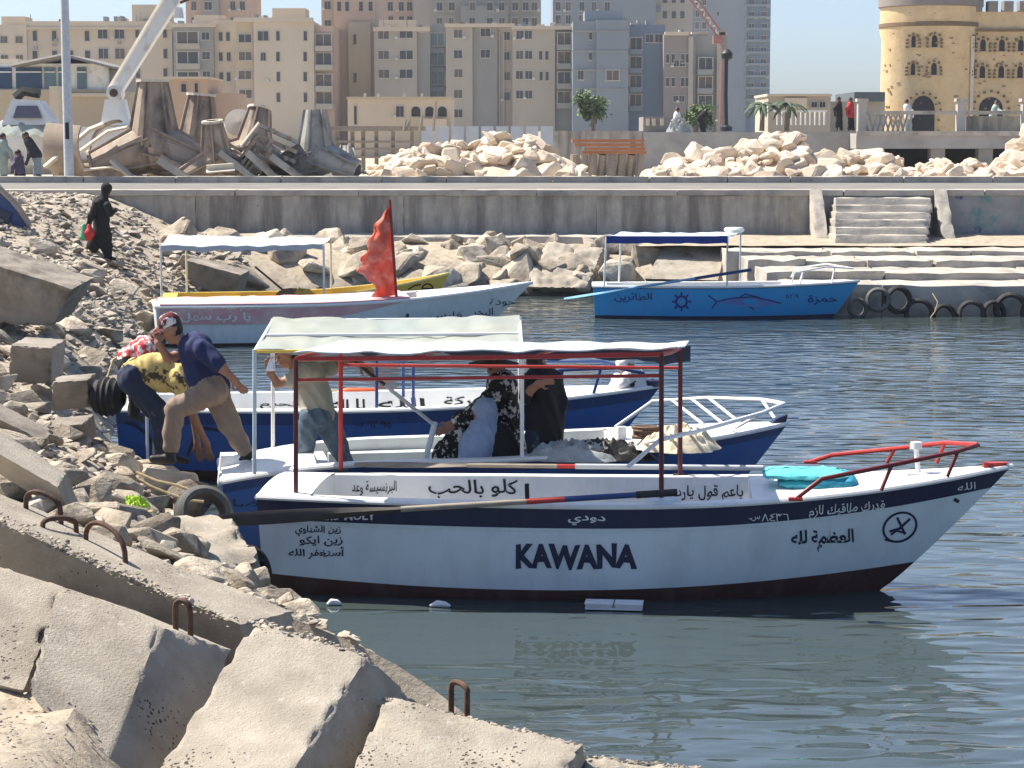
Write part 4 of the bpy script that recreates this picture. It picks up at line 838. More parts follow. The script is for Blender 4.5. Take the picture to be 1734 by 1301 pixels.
q.box(400, 432, 34, YB); q.box(430, 532, 36, CR, dy=-.6); q.box(530, 566, 44, PE, dy=.5); q.cornice(396, 530, 30, 37, CR, -1); q.box(462, 518, 14, CR, 'stair_house', 2, 6)
q.wins([415], [66, 96, 128, 160], 20, 12, 'mix'); q.wins([446], [62], 17, 14, 'mix', -.6); q.wins([471, 517], [62, 97, 131, 166], 5.5, 14, 'slit', -.6); q.balc(533, 563, [78, 110, 146, 176], GB); q.wins([446], [97, 131], 8, 12, 'mix', -.6, .3)
q.roof(404, 526, 33, 9)
q = Bld('apartment_tower', 'tall brownish tower above the yellowish block', 362)
q.box(316, 420, -60, PE, depth=20); q.box(345, 372, -60, GY, 'bay', -1, 1); q.wins([330, 354, 396, 412], [-15, 11, 38], 8, 13, 'mix'); q.wins([354], [11, 38], 12, 12, 'mix', -1)
q = Bld('apartment_tower', 'peach tower with narrow slit windows in the middle', 318)
q.box(566, 636, -60, PE, depth=20); q.box(590, 628, 38, YB, 'bay', -.8, 1); q.wins([601], [68, 133], 5, 15, 'slit', -.8); q.wins([575, 588, 612, 628], [12, -16], 6, 14, 'slit'); q.box(545, 567, -60, GB, dy=6); q.wins([556], [10, 42], 10, 12, 'mix', 6)
q = Bld('apartment_block', 'grey beige block with pairs of shuttered windows', 310)
q.box(634, 706, 52, GB); q.box(706, 728, 56, GY, dy=.8); q.cornice(632, 728, 46, 53, CR); q.wins([650], [60, 94, 126], 17, 12, 'shut'); q.wins([688], [58, 94, 126], 21, 13, 'mix'); q.box(642, 705, 34, CR, 'roof_room', 3, 6)
q.roof(636, 724, 48, 8)
q = Bld('apartment_block', 'narrow column of blue glazed balconies between two beige blocks', 314)
q.box(727, 756, 40, GY); q.balc(729, 753, [82, 115, 148, 178], BG_, -1, 8, False); q.wins([741], [68, 101, 134, 165], 21, 18, 'blue')
q = Bld('apartment_block', 'grey block with small square windows and pale downpipes', 308)
q.box(755, 800, 46, GB); q.box(798, 842, 44, GY, dy=.7); q.box(840, 872, 48, GB, dy=1.5); q.cornice(753, 872, 40, 46, CR); q.wins([776], [58, 93, 125, 160, 193], 13, 12, 'mix'); q.wins([822], [56, 92], 15, 12, 'mix', .7); q.wins([858], [62, 96, 130, 164], 10, 12, 'mix', 1.5)
for px in (846, 853): q.box(px - 1, px + 1, 56, FRAMEW, 'downpipe', 1.2, .2)
q.roof(757, 866, 43, 10)
q = Bld('apartment_tower', 'tall grey tower left of the strip of sky', 365)
q.box(700, 916, -60, GB, depth=22); q.box(780, 860, 10, GY, 'bay', -1.2, 1.5); q.wins([745, 765, 800, 830, 850, 872, 890, 905], [-14, 12, 38], 9, 12, 'mix', -1.25); q.box(636, 702, -60, PE, dy=3, depth=20); q.wins([645, 662, 680, 694], [-14, 12, 36], 8, 13, 'mix', 3)
q = Bld('apartment_block', 'grey brown block with dark balconies beneath the strip of sky', 306)
q.box(868, 940, 44, GB); q.box(938, 972, 50, GY, dy=.8); q.cornice(866, 972, 44, 50, CR); q.wins([880, 895], [60, 94, 128, 161], 11, 12, 'mix'); q.wins([916, 926], [95, 130], 5, 13, 'slit'); q.balc(943, 968, [76, 108, 142, 175], GY)
q.roof(870, 968, 46, 10)
q = Bld('apartment_block', 'blue grey block with wide blank walls above the small tree', 300)
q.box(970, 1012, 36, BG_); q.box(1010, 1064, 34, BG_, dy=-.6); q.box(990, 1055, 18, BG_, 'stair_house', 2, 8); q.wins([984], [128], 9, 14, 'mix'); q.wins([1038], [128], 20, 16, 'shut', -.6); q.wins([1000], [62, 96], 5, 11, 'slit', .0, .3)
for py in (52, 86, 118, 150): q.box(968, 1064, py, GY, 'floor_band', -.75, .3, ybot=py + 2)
q = Bld('apartment_block', 'dusky blue block with railed balconies at its left edge', 303)
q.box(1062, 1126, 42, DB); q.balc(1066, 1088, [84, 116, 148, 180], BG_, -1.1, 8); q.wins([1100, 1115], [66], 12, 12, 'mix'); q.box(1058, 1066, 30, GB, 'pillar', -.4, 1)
q.roof(1064, 1122, 42, 5)
q = Bld('apartment_block', 'brown grey block under the red crane jib', 300)
q.box(1124, 1178, 58, BR); q.box(1176, 1232, 60, GY, dy=.8); q.cornice(1126, 1166, 54, 60, CR); q.box(1214, 1224, 62, GB, 'pier_strip', .2, .5); q.box(1166, 1174, 62, GB, 'pier_strip', -.4, .5)
q.wins([1123 + 8, 1140, 1156, 1164], [100, 140], 5, 13, 'slit'); q.wins([1155, 1145], [108, 168], 8, 9, 'mix'); q.balc(1182, 1208, [118, 150, 182], GY)
q.roof(1126, 1228, 58, 7)
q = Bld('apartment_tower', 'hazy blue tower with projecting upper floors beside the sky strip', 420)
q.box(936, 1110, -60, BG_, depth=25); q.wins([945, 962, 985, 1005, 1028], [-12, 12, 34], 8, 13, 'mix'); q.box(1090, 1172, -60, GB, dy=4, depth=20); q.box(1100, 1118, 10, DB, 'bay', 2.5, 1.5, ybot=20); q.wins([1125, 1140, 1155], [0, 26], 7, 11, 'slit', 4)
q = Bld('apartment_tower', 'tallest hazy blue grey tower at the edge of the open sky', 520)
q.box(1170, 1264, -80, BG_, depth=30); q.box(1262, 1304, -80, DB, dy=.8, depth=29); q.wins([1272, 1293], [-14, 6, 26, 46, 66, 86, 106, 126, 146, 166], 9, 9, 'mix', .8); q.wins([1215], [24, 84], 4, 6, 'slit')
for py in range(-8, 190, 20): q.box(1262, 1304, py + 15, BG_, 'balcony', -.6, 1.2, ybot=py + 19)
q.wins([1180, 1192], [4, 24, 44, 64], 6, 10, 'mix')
q = Bld('arcade_building', 'low beige building with three arched windows', 200); q.g = None
q.box(588, 764, 166, CR, depth=10); q.cornice(586, 766, 164, 168, YB, -.3); q.wins([677], [190], 12, 16, 'mix'); q.wins([704, 727, 749], [190], 13, 15, 'arch'); q.wins([601], [197], 4, 28, 'slit')
q.box(716, 756, 201, CR, 'parapet', -1.5, 1.2)
for px in (617, 640, 684, 714): q.box(px - 2, px + 2, 158, FRAMEW, 'roof_ornament', 2, .4, ybot=166)
q = Bld('kiosk', 'low restaurant kiosk with blue glass front and white trimmed gable', 128, group=None)
q.box(-40, 190, 152, YB, depth=9); q.box(-40, 176, 108, WHITEST, 'glazed_room', .4, 8, ybot=152)
for p0, p1 in ((-30, 17), (24, 68), (72, 92), (96, 112), (128, 144)):
    Y = 128; MB().bb(xat(p0, Y, 100), xat(p1, Y, 100), Y + .3, Y + .45, zat(150, Y), zat(114, Y)).build('glass_pane', BLUEGL if p0 > 60 else M('deep_blue_glass', (.03, .06, .12), .2, .2, 1, 0), q.root); MB().bb(xat(p0, Y, 100), xat(p1, Y, 100), Y + .2, Y + .3, zat(123, Y), zat(121, Y)).build('transom', WHITEST, q.root)
mb = MB(); mb.prism([(xat(20, 127, 100), zat(110, 127)), (xat(112, 127, 100), zat(92, 127)), (xat(188, 127, 100), zat(112, 127)), (xat(188, 127, 100), zat(116, 127)), (xat(112, 127, 100), zat(97, 127)), (xat(20, 127, 100), zat(114, 127))], 126.8, 137); mb.build('roof', M('grey_roof', (.20, .19, .18), .8), q.root)
mb = MB(); mb.prism([(xat(20, 127, 100), zat(109, 127)), (xat(112, 127, 100), zat(90.5, 127)), (xat(112, 127, 100), zat(93, 127)), (xat(20, 127, 100), zat(112, 127))], 126.5, 126.79); mb.build('gable_trim', WHITEST, q.root)
q.box(-40, 30, 100, CR, 'annex', 3, 5, ybot=118); q.box(155, 200, 118, GY, 'side_room', 2, 6); q.box(82, 98, 146, CR, 'gate_pillar', -6, 1); q.box(100, 185, 158, CR, 'wall_band', -.3, .3, ybot=164)
q = Bld('shed', 'peach flat roofed shed behind the brown moulds', 150, group=None)
q.box(268, 350, 132, PE, depth=8); q.wins([310], [150], 8, 12, 'slit'); q.wins([332], [150], 5, 14, 'slit'); q.box(268, 352, 130, CR, 'coping', -.3, 8, ybot=134); q.box(360, 402, 158, PE, 'annex', 1, 5)
q = Bld('shed', 'long grey shed behind the two standing people', 150, group=None)
q.box(1302, 1408, 162, GB, depth=8); q.box(1300, 1410, 159, CR, 'coping', -.3, 8, ybot=163); q.wins([1380, 1394], [178], 9, 8, 'mix'); q.box(1330, 1368, 166, CR, 'sign_panel', -.2, .2, ybot=184)
for px in range(1318, 1400, 8): q.box(px - 1, px + 1, 190, WHITEST, 'fence_bar', -6, .2, ybot=212)
q.box(1312, 1402, 187, WHITEST, 'fence_rail', -6.2, .2, ybot=190)
q = Bld('shed', 'dark roofed shed touching the castle tower', 152, group=None)
q.box(1408, 1500, 172, GB, depth=8); q.box(1448, 1500, 156, M('slate_roof', (.09, .11, .13), .8), 'roof', -.5, 9, ybot=172)
q = Bld('shed', 'brick booth with white panels by the seated man', 118, group=None)
q.box(1090, 1136, 198, BR, depth=4)
for px in (1098, 1108, 1122): q.box(px - 3, px + 3, 201, CR, 'panel', -.2, .2, ybot=213)

# mock castle
STN = M('castle_stone', (.66, .485, .27), .9, .16, 1.6, .4, .05, bscale=4, col2=(.22, .15, .085), c2scale=1.5, c2lo=.62, c2hi=.65, c2stretch=(1, 1, 2.2), col3=(.60, .47, .28), c3scale=.35, c3lo=.5, c3hi=.7); DST = M('castle_dark_stone', (.19, .13, .08), .9); AST = M('castle_accent_stone', (.30, .20, .11), .9)
Yc = 158.0; kx = Yc / F; c0 = Vector((xat(1574, Yc + 3.6, 100), Yc + 3.6, 2.35)); rt = 82 * kx
cas = empty('castle', c0, 0, 'mock stone castle with round tower and square annex', 'castle')
zf = lambda py: zat(py, Yc) - c0.z
mb = MB(); mb.lathe([(rt * .99, 0), (rt, zf(215)), (rt, zf(62)), (rt * 1.035, zf(54)), (rt * 1.035, zf(4)), (rt * .9, zf(4)), (0, zf(6))], (0, 0, 0), 40); tw = mb.build('tower', STN, cas, True, True)
mb = MB(); mb.lathe([(rt * 1.0, zf(45)), (rt * 1.06, zf(43)), (rt * 1.06, zf(37)), (rt * 1.0, zf(35))], (0, 0, 0), 40); mb.build('string_course', DST, tw, True, True)
mb = MB(); mb.lathe([(rt * 1.02, zf(10)), (rt * 1.08, zf(8)), (rt * 1.08, zf(-30)), (rt * .95, zf(-30))], (0, 0, 0), 40); mb.build('crown', BR, tw, True, True)
def tower_win(px, py, h, wd, parent, flat=None, door=False):
    if flat is None:
        s_ = (px - 1572) * kx / rt; a = math.asin(max(-.97, min(.97, s_))); loc = Vector((rt * math.sin(a), -rt * math.cos(a), zf(py + h / 2))); rot = a
    else: loc = Vector((xat(px, flat, 100), flat, zat(py + h / 2, flat))) - c0; rot = 0
    o = link_obj('archway' if door else 'window', win_mesh('arch'), parent, loc, (0, 0, rot), (wd * kx, .9, h * kx))
    mb = MB()
    for i in range(9 if door else 5):
        a = math.pi * i / (8 if door else 4); rr = wd * kx * .5 + (.30 if not door else .45); mb.box((rr * math.cos(a), -.1, h * kx * .62 + rr * math.sin(a) * .95), (.15, .2, .16))
    for s in (-1, 1):
        for zz in (.04, .34): mb.box((s * (wd * kx * .5 + .32), -.1, zz * h * kx), (.16, .2, .15))
    t = mb.build('dark_studs', DST, parent, False, True); t.location = loc; t.rotation_euler = (0, 0, rot); t['kind'] = 'stuff'
for px in (1531, 1564, 1638): tower_win(px, 70, 20, 9 if px > 1540 else 7, tw); tower_win(px, 117, 20, 9 if px > 1540 else 7, tw)
tower_win(1548, 194, 62, 38, tw, None, True)
x0, x1 = xat(1652, Yc, 100), xat(1900, Yc, 100); an = MB().bb(x0, x1, Yc + 1.5, Yc + 12, 2.3, zat(18, Yc)).build('annex', STN, cas)
MB().bb(x0, x1, Yc + 1.2, Yc + 1.5, zat(52, Yc), zat(48, Yc)).build('string_course', DST, an)
for i in range(12): MB().bb(x0 + i * 1.15, x0 + i * 1.15 + .7, Yc + 1.3, Yc + 2.3, zat(18, Yc), zat(0, Yc)).build('merlon', BR, an)
for px in (1664, 1696, 1728): tower_win(px, 77, 20, 9, an, Yc + 1.48); tower_win(px, 122, 20, 9, an, Yc + 1.48)
tower_win(1680, 190, 50, 40, an, Yc + 1.48, True)
mb = MB(); ar = random.Random(6)
for _ in range(45):
    a = ar.uniform(-1.4, 1.4); z = zf(ar.uniform(50, 212)); qm = Matrix.Rotation(a, 3, 'Z'); mb.box(qm @ Vector((0, -rt * 1.0, 0)) + Vector((0, 0, z)), (ar.uniform(.14, .28), .1, ar.uniform(.09, .14)), rot=qm)
mb.build('accent_stones', AST, tw, False, True)['kind'] = 'stuff'
mb = MB()
for _ in range(25): mb.box((ar.uniform(x0 + .4, x0 + 9) - c0.x, Yc + 1.48 - c0.y, zf(ar.uniform(56, 212))), (ar.uniform(.14, .28), .1, ar.uniform(.09, .14)))
mb.build('accent_stones', AST, an, False, True)['kind'] = 'stuff'
MB().bb(x0 - .15, x0 + .1, Yc + .9, Yc + 1.5, 2.3, zat(60, Yc)).build('downpipe', CREAMST, an)

# red and white crane jib above the brown block
CRANE = M('faded_red_paint', (.30, .13, .11), .7); j = empty('tower_crane', atY(1215, 210, 240) * 1, 0, 'slender red crane with raised lattice jib above the brown block', 'crane'); j.location.z = 2.35
a_, b_ = atY(1212, 58, 240), atY(1166, -4, 240); pf = Vector((.5, 0, .4))
for off in (Vector((0, 0, 0)), pf): MB().tube([a_ + off, b_ + off], .13, 5).build('jib_chord', CRANE, j)
for i in range(9): MB().tube([lerp(a_, b_, i / 9) + (pf if i % 2 else Vector((0, 0, 0))), lerp(a_, b_, (i + 1) / 9) + (Vector((0, 0, 0)) if i % 2 else pf)], .09, 4).build('brace', FRAMEW, j)
MB().tube([a_, atY(1224, 80, 240), atY(1220, 212, 240)], .14, 6).build('mast', CRANE, j); MB().box(a_ + Vector((.3, 0, -.6)), (1.2, 1, .9)).build('cab', CRANE, j)

# trees by the far road
LEAF = M('dusty_leaves', (.10, .15, .055), .8, .35, 1.5, .2, .02, col2=(.18, .22, .11), c2scale=1.1, c2lo=.5, c2hi=.65); PALM = M('palm_leaves', (.055, .09, .05), .7, .3, 2, .1, .01); BARK = M('bark', (.18, .14, .10), .9, .3, 4, .5, .03)
def leafy(name, label, base, h, r, n, seed):
    rg = random.Random(seed); o = empty(name, base, 0, label, 'tree'); b = Vector(base)
    mb = MB(); mb.tube([b, b + Vector((.05, 0, h * .4)), b + Vector((0, 0, h * .75))], [.13, .1, .05], 7)
    for k in range(7): a = rg.uniform(0, 6.28); mb.tube([b + Vector((0, 0, h * rg.uniform(.35, .6))), b + Vector((math.cos(a) * r * .7, math.sin(a) * r * .7, h * rg.uniform(.6, .9)))], [.05, .02], 5)
    mb.build('trunk', BARK, o, True); mb = MB(); cl = []
    for _ in range(11): a = rg.uniform(0, 6.28); q_ = rg.random() ** .6; cl.append((b + Vector((math.cos(a) * r * q_ * .8, math.sin(a) * r * q_ * .8, h * (.45 + .5 * rg.random()))), r * rg.uniform(.25, .45)))
    for _ in range(n):
        c, cr_ = rg.choice(cl); p = c + Vector((rg.gauss(0, .5), rg.gauss(0, .5), rg.gauss(0, .45))) * cr_; s = rg.uniform(.08, .17)
        u_ = Vector((rg.gauss(0, 1), rg.gauss(0, 1), rg.gauss(0, 1))).normalized(); v_ = u_.orthogonal().normalized() * .6; mb.add([p - u_ * s, p + v_ * s, p + u_ * s, p - v_ * s], [(0, 1, 2, 3)])
    mb.build('crown', LEAF, o, fix=False); return o
leafy('young_tree', 'small dusty green tree before the blue grey block', atY(1003, 224, 126), 2.2, 1.0, 2200, 4); leafy('shrub', 'green shrub behind the bending man', atY(1178, 226, 128), 1.5, 1.0, 1100, 5)
for px, lb in ((1290, 'dark palm at the foot of the tallest tower'), (1332, 'low palm beside the long grey shed')):
    b = atY(px, 222, 130); o = empty('palm_tree', b, 0, lb, 'palm'); h = 1.5; MB().tube([b, b + Vector((.05, 0, h))], [.16, .12], 8).build('trunk', BARK, o, True)
    for k in range(16):
        a = k * 2.4; el = rg.uniform(.1, 1.1); mb = MB(); pts = []
        for i in range(7): t = i / 6; rr = 1.25 * t; pts.append(b + Vector((math.cos(a) * rr, math.sin(a) * rr, h + el * t * 1.0 - 1.0 * t * t)))
        side = Vector((-math.sin(a), math.cos(a), 0)); mb.grid([[p - side * .16 * math.sin(math.pi * (.1 + .85 * i / 6)), p + Vector((0, 0, .05)), p + side * .16 * math.sin(math.pi * (.1 + .85 * i / 6))] for i, p in enumerate(pts)]); mb.build('frond', PALM, o, fix=False)
# ------------------------------------------------------------------ boats
V3 = Vector
GRIP = M('black_grip', (.02, .02, .022), .6)
# --- near white boat with the name on its side
kb = Boat('rowing_boat', 'white boat with navy band and red canopy frame, KAWANA painted on its side', (-2.2, 19.55), (4.52, 18.98), .86, .885, 1.17, 5.58, sx=2.9, boot=(.19, .105, .27), band=.205, sw=.15, ta=.075, tf=.675, zst=.90)
kb.shell(HULLW, NAVY, MAROON, WHITE, WHITE, WHITE, .022)
kb.strip(mb := MB(), lambda t: kb.bandz(t) - .022, lambda t: kb.bandz(t) - .001, 1, off=.012); kb.part(mb, 'rubbing_strake', HULLW)
kb.text([('KAWANA', 873, 922, 1079, 964, dict(bold=.05))], 'name_lettering', INKNAVY, kb.near, kb.side)
kb.text([('زين الشناوي', 500, 890, 577, 908, dict(bold=.02)), ('زين ايكو', 507, 908, 580, 925, dict(bold=.02)), ('أستغفر الله', 489, 926, 584, 946, dict(bold=.02)), ('العظمة لله', 1340, 897, 1446, 921, dict(bold=.03, slope=-4)), ('م', 1384, 922, 1392, 934, dict(bold=.02))], 'small_lettering', INKNAVY, kb.near, kb.side)
em = MB(); C = (1524, 893)
ell = [(C[0] + 28 * math.cos(a) * .98 + 5 * math.sin(a), C[1] + 23 * math.sin(a) - 9 * math.cos(a)) for a in np.linspace(0, 2 * math.pi, 33)]
def px_stroke(mb, pts, wpx, surf):
    vs, fs = stroke2d([pts], wpx); mb.add([surf(a, b) for a, b in vs], fs)
px_stroke(em, ell, 3.6, kb.near); px_stroke(em, [(1508, 900), (1524, 895), (1540, 880)], 4, kb.near); px_stroke(em, [(1520, 878), (1527, 893), (1532, 904)], 4, kb.near); px_stroke(em, [(1510, 905), (1518, 899), (1533, 903)], 3.5, kb.near); px_stroke(em, [(1500, 914), (1512, 917)], 4, kb.near)
kb.part(em, 'round_emblem', INKNAVY, False, kb.side); px_stroke(mb := MB(), [(1618, 847), (1622, 849)], 6, kb.near); kb.part(mb, 'hawse_hole', INK, False, kb.side)
bandm = [o for o in kb.root.children if o.name.startswith('sheer_band')][0]; nb = lambda a, b: kb.near(a, b, .011)
kb.text([('MULY', 583, 868, 636, 881, dict(bold=.02)), ('ARSIS', 520, 870, 574, 881, dict(bold=.01)), ('دودي', 962, 874, 1025, 889, dict(bold=.02)), ('٨٤٣٦', 1290, 870, 1336, 883), ('سـ', 1268, 874, 1287, 882, dict(bold=.01)), ('قدرك ملاقيك لازم', 1370, 852, 1498, 876, dict(bold=.01, slope=-12)), ('الله', 1622, 818, 1652, 830, dict(slope=-5))], 'white_lettering', INKWHITE, nb, bandm)
kb.text([('كلو بالحب', 726, 812, 876, 843, dict(bold=.012)), ('البرنسيسة وعد', 596, 815, 672, 838, dict(bold=.01, slope=-2)), ('ياعم قول يارب', 1133, 822, 1258, 851, dict(bold=.012))], 'wall_lettering', INK, kb.inner, kb.inside)
kb.text([('محمد', 514, 818, 536, 836)], 'faint_lettering', GREYPIPE, kb.inner, kb.inside)
hbn = lambda px: None
fr = {}
for nm, px, yb, yt in (('nl', 501, 838, 608), ('nr', 1120, 850, 600)):
    p = kb.on_w(px, yb, .9); fr[nm] = (p, kb.on_v(px, yt, p.y))
for nm, px, yb, yt in (('fl', 577, 792, 590), ('fr', 1152, 790, 582)):
    p = kb.on_w(px, yb, .9); p.y = min(p.y, .83); q = kb.on_v(px, yt, p.y); q.z = fr['nl'][1].z - .01; fr[nm] = (V3((kb.on_v(px, yb, p.y).x, p.y, .9)), V3((kb.on_v(px, yt, p.y).x, p.y, q.z)))
for nm in fr:
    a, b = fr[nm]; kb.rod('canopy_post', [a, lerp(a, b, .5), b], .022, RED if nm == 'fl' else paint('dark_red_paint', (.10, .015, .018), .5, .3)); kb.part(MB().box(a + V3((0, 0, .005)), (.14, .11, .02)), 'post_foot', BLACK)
T = {k: v[1] for k, v in fr.items()}
for a, b in (('nl', 'nr'), ('fl', 'fr'), ('nl', 'fl'), ('nr', 'fr')): kb.rod('canopy_rail', [T[a], lerp(T[a], T[b], .5) + V3((0, 0, -.01)), T[b]], .022, RED)
zr = V3((0, 0, -.19))
for a, b in (('nl', 'nr'), ('fl', 'fr')): kb.rod('lower_rail', [T[a] + zr, lerp(T[a], T[b], .5) + zr, T[b] + zr], .016, RED)
kb.rod('cross_bar', [lerp(T['nl'], T['nr'], .33), lerp(T['fl'], T['fr'], .33)], .016, RED); kb.rod('cross_bar', [lerp(T['nl'], T['nr'], .66), lerp(T['fl'], T['fr'], .66)], .016, RED)
e = V3((.14, 0, 0)); cz = V3((0, 0, .06))
kb.part(cloth([T['nl'] + cz + V3((-.02, -.02, 0)), T['nr'] + cz + e + V3((0, -.02, 0)), T['fr'] + cz + e * .6, T['fl'] + cz], 48, 12, .015, .014, 1.4, .012, .0, 3.0), 'canopy', CANVW)
mb = MB()                                                  # loose edge of the blue lining hanging along the far side
mb.grid([[lerp(T['fl'], T['fr'], u) + V3((.0, -.01, .02 - q * (.10 + .06 * fbm((u * 9, 0, 2)) + .05 * u) - .0)) for q in (0, .5, 1)] for u in np.linspace(.02, 1.03, 40)]); kb.part(mb, 'canopy_valance', M('navy_lining', (.05, .06, .10), .8, .3, 5, .3, .01), False)
kb.part(MB().hexa([V3(p) + T['nr'] for p in ((.10, 0, -.30), (.16, 0, -.30), (.30, .8, -.30), (.26, .8, -.30), (.06, 0, .02), (.12, 0, .03), (.22, .8, .03), (.18, .8, .02))]), 'canopy_flap', CANVW, False) if False else None
# bow rail
def nr(px, py, w0=.02): return kb.on_w(px, py, w0)
rail_z = lambda p, h: p
foot = lambda px, py: kb.on_w(px, py, kb.zs(.8) + .03)
near_pts = [(1347, 845), (1392, 811), (1510, 788), (1622, 765), (1655, 754)]
f0 = foot(1347, 845); pn = [f0, kb.on_v(1392, 811, f0.y + .03), kb.on_v(1510, 788, f0.y * .75), kb.on_v(1622, 765, f0.y * .38), kb.on_v(1656, 754, f0.y * .06)]
f1 = V3((kb.on_v(1372, 796, -f0.y).x, -f0.y, f0.z)); pf_ = [f1, kb.on_v(1408, 771, -f0.y - .03), kb.on_v(1515, 760, -f0.y * .72), kb.on_v(1600, 750, -f0.y * .36), pn[-1] + V3((0, .03, 0))]
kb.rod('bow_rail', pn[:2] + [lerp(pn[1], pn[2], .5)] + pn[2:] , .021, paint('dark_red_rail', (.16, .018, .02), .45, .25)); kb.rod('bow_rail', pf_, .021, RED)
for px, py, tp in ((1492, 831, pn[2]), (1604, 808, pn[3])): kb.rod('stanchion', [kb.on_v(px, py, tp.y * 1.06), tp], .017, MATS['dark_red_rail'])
for tp in (pf_[2], pf_[3]): kb.rod('stanchion', [V3((tp.x - .07, tp.y * 1.02, kb.zs(kb.t_of(tp.x, 1.0)) + .02)), tp], .017, RED)
for p in (pn[0], pf_[0]): kb.part(MB().box(p, (.12, .08, .025)), 'rail_foot', RED, False)
p = kb.on_v(1556, 797, 0); kb.rod('mooring_bitt', [p - V3((0, 0, .04)), p + V3((-.03, 0, .2))], .022, WHITE); kb.part(MB().lathe([(0, .02), (.055, .03), (.05, .09), (0, .1)], p + V3((-.03, 0, .17)), 12), 'bitt_cap', WHITE); kb.part(MB().box(p + V3((.03, 0, -.02)), (.3, .16, .015)), 'bitt_plate', WHITE, False)
tp = kb.P(.985, kb.zs(.98), 0); kb.part(MB().hexa([tp + V3(q) for q in ((-.14, -.05, -.01), (.05, -.02, .015), (.05, .02, .015), (-.14, .05, -.01), (-.14, -.055, .045), (.08, -.03, .05), (.08, .03, .05), (-.14, .055, .045))]), 'stem_cap', RED, False)
p = kb.on_v(893, 846, -.84); kb.rod('oarlock', [p - V3((0, 0, .05)), p + V3((-.005, 0, .14))], .02, BLACK)
kb.part(MB().lathe([(0, 0), (.16, 0), (.15, .035), (0, .045)], V3((fr['nr'][0].x, fr['nr'][0].y + .01, .897)), 18), 'foot_pad', HULLW)
make_oar('oar', 'long dark oar with red and blue handle lying along the KAWANA boat', kb.W(kb.on_v(345, 883, -1.02)), kb.W(kb.on_v(1147, 834, -.90)), .026, .44,
         [(.42, .685, WOOD, 'shaft'), (.684, .765, RED, 'red_sleeve'), (.764, .915, DKBLUE, 'blue_sleeve'), (.914, 1.0, GRIP, 'grip')], DARKWOOD, None, (0, -1, .18))
p0, p1 = kb.W(kb.on_v(600, 792, .93)), kb.W(kb.on_v(1292, 798, .95)); make_oar('oar', 'pale oar resting along the far gunwale of the KAWANA boat', p0 + V3((0, 0, .03)), p1 + V3((0, 0, .03)), .022, .3, [(.28, .5, WOOD, 'shaft'), (.5, .545, RED, 'red_sleeve'), (.544, 1, CANVW, 'grip')], WOOD)
# folded turquoise cloths on the foredeck
fz = kb.on_w(1385, 826, kb.zs(.72) + .02); o = empty('folded_cloth', kb.W(fz), kb.ang, 'turquoise folded cloth bundle on the foredeck behind the red rail', 'cloth')
for k, (dx, dz, wd, hh) in enumerate(((0, .05, .36, .06), (-.12, .13, .38, .05), (.12, .08, .22, .08))):
    mb = MB(); n = 18; rows = []
    for i in range(n + 1):
        u = i / n * 2 - 1; rows.append([V3((dx + u * wd, .26 * math.sin(a) * (1 - .25 * u ** 4) + .03 * fbm((u * 3, a, k)), dz + (hh * (1 - .8 * abs(u) ** 6)) * math.cos(a) + .015 * fbm((u * 6, a * 2, k + 5)))) for a in np.linspace(0, 2 * math.pi, 15)])
    mb.grid(rows); mb.build('fold', TURQ if k < 2 else M('deep_turquoise_cloth', (.03, .28, .40), .8, .2, 6, .4, .01), o, True, True)

# --- second boat: blue hull, white inside, pale canopy, white bow rail
b2 = Boat('rowing_boat', 'blue boat with white deck, pale cloth canopy and white bow rail', (-2.92, 21.3), (2.92, 22.25), .92, .93, 1.12, 4.95, zst=.76, boot=(.1, .08, .15), band=.12, sw=.14, ta=.16, tf=.70)
b2.shell(BLUE, DKBLUE, MAROON, WHITE, WHITE, WHITE, .025)
mb = MB(); mb.grid([[b2.P(.0, w_, s_, -.02) + V3((-.012, 0, 0)) for s_ in (-.8, -.3, .3, .8)] for w_ in (.35, .5)]); b2.part(mb, 'transom_panel', DKBLUE, False)
b2.text([('رضا', 395, 845, 450, 862)], 'stern_lettering', INKNAVY, lambda a, b: b2.near(a, b, .008))
cp = {}
for nm, px, yb, yt, side in (('nl', 431, 800, 592, -.80), ('nr', 884, 790, 590, -.86), ('fl', 462, 742, 540, .80), ('fr', 880, 735, 537, .86)):
    q = b2.on_v(px, yt, side); cp[nm] = q; ff = V3((b2.on_v(px, yb, side).x, side, .84)); b2.rod('canopy_post', [ff, lerp(ff, q, .5), q], .02, M('pale_blue_pipe', (.45, .55, .60), .5, .1, 5, .1) if nm == 'nl' else WHITE)
zc = .5 * (cp['nl'].z + cp['nr'].z)
for a, b in (('nl', 'nr'), ('fl', 'fr'), ('nl', 'fl'), ('nr', 'fr')): b2.rod('canopy_rail', [cp[a] - V3((0, 0, .02)), cp[b] - V3((0, 0, .02))], .018, YELLOW if a == 'nl' and b == 'nr' else WHITE)
b2.rod('ridge_bar', [lerp(cp['nl'], cp['fl'], .5) - V3((0, 0, .02)), lerp(cp['nr'], cp['fr'], .5) - V3((0, 0, .02))], .018, WHITE)
b2.part(cloth([cp['nl'], cp['nr'], cp['fr'] + V3((0, 0, .02)), cp['fl'] + V3((0, 0, .02))], 60, 18, .05, .014, .8, .012, .03, 9.0), 'canopy', CANV)
ln = MB(); pp = lerp(cp['nl'], cp['nr'], .06); b2.rod('lamp_cord', [pp, pp - V3((0, 0, .12))], .006, WHITE); b2.part(MB().lathe([(.012, .11), (.02, .09), (.05, 0), (.045, -.008), (0, 0)], pp - V3((0, 0, .2)), 14), 'hanging_lamp', WHITE)
def deck_foot(b, p, back):
    x = p.x - back; t = b.t_of(x, b.zs0); lim = max(.02, b.hb(t, b.zs(t)) - .06); return V3((x, max(-lim, min(lim, p.y)), b.zs(t) + .02))
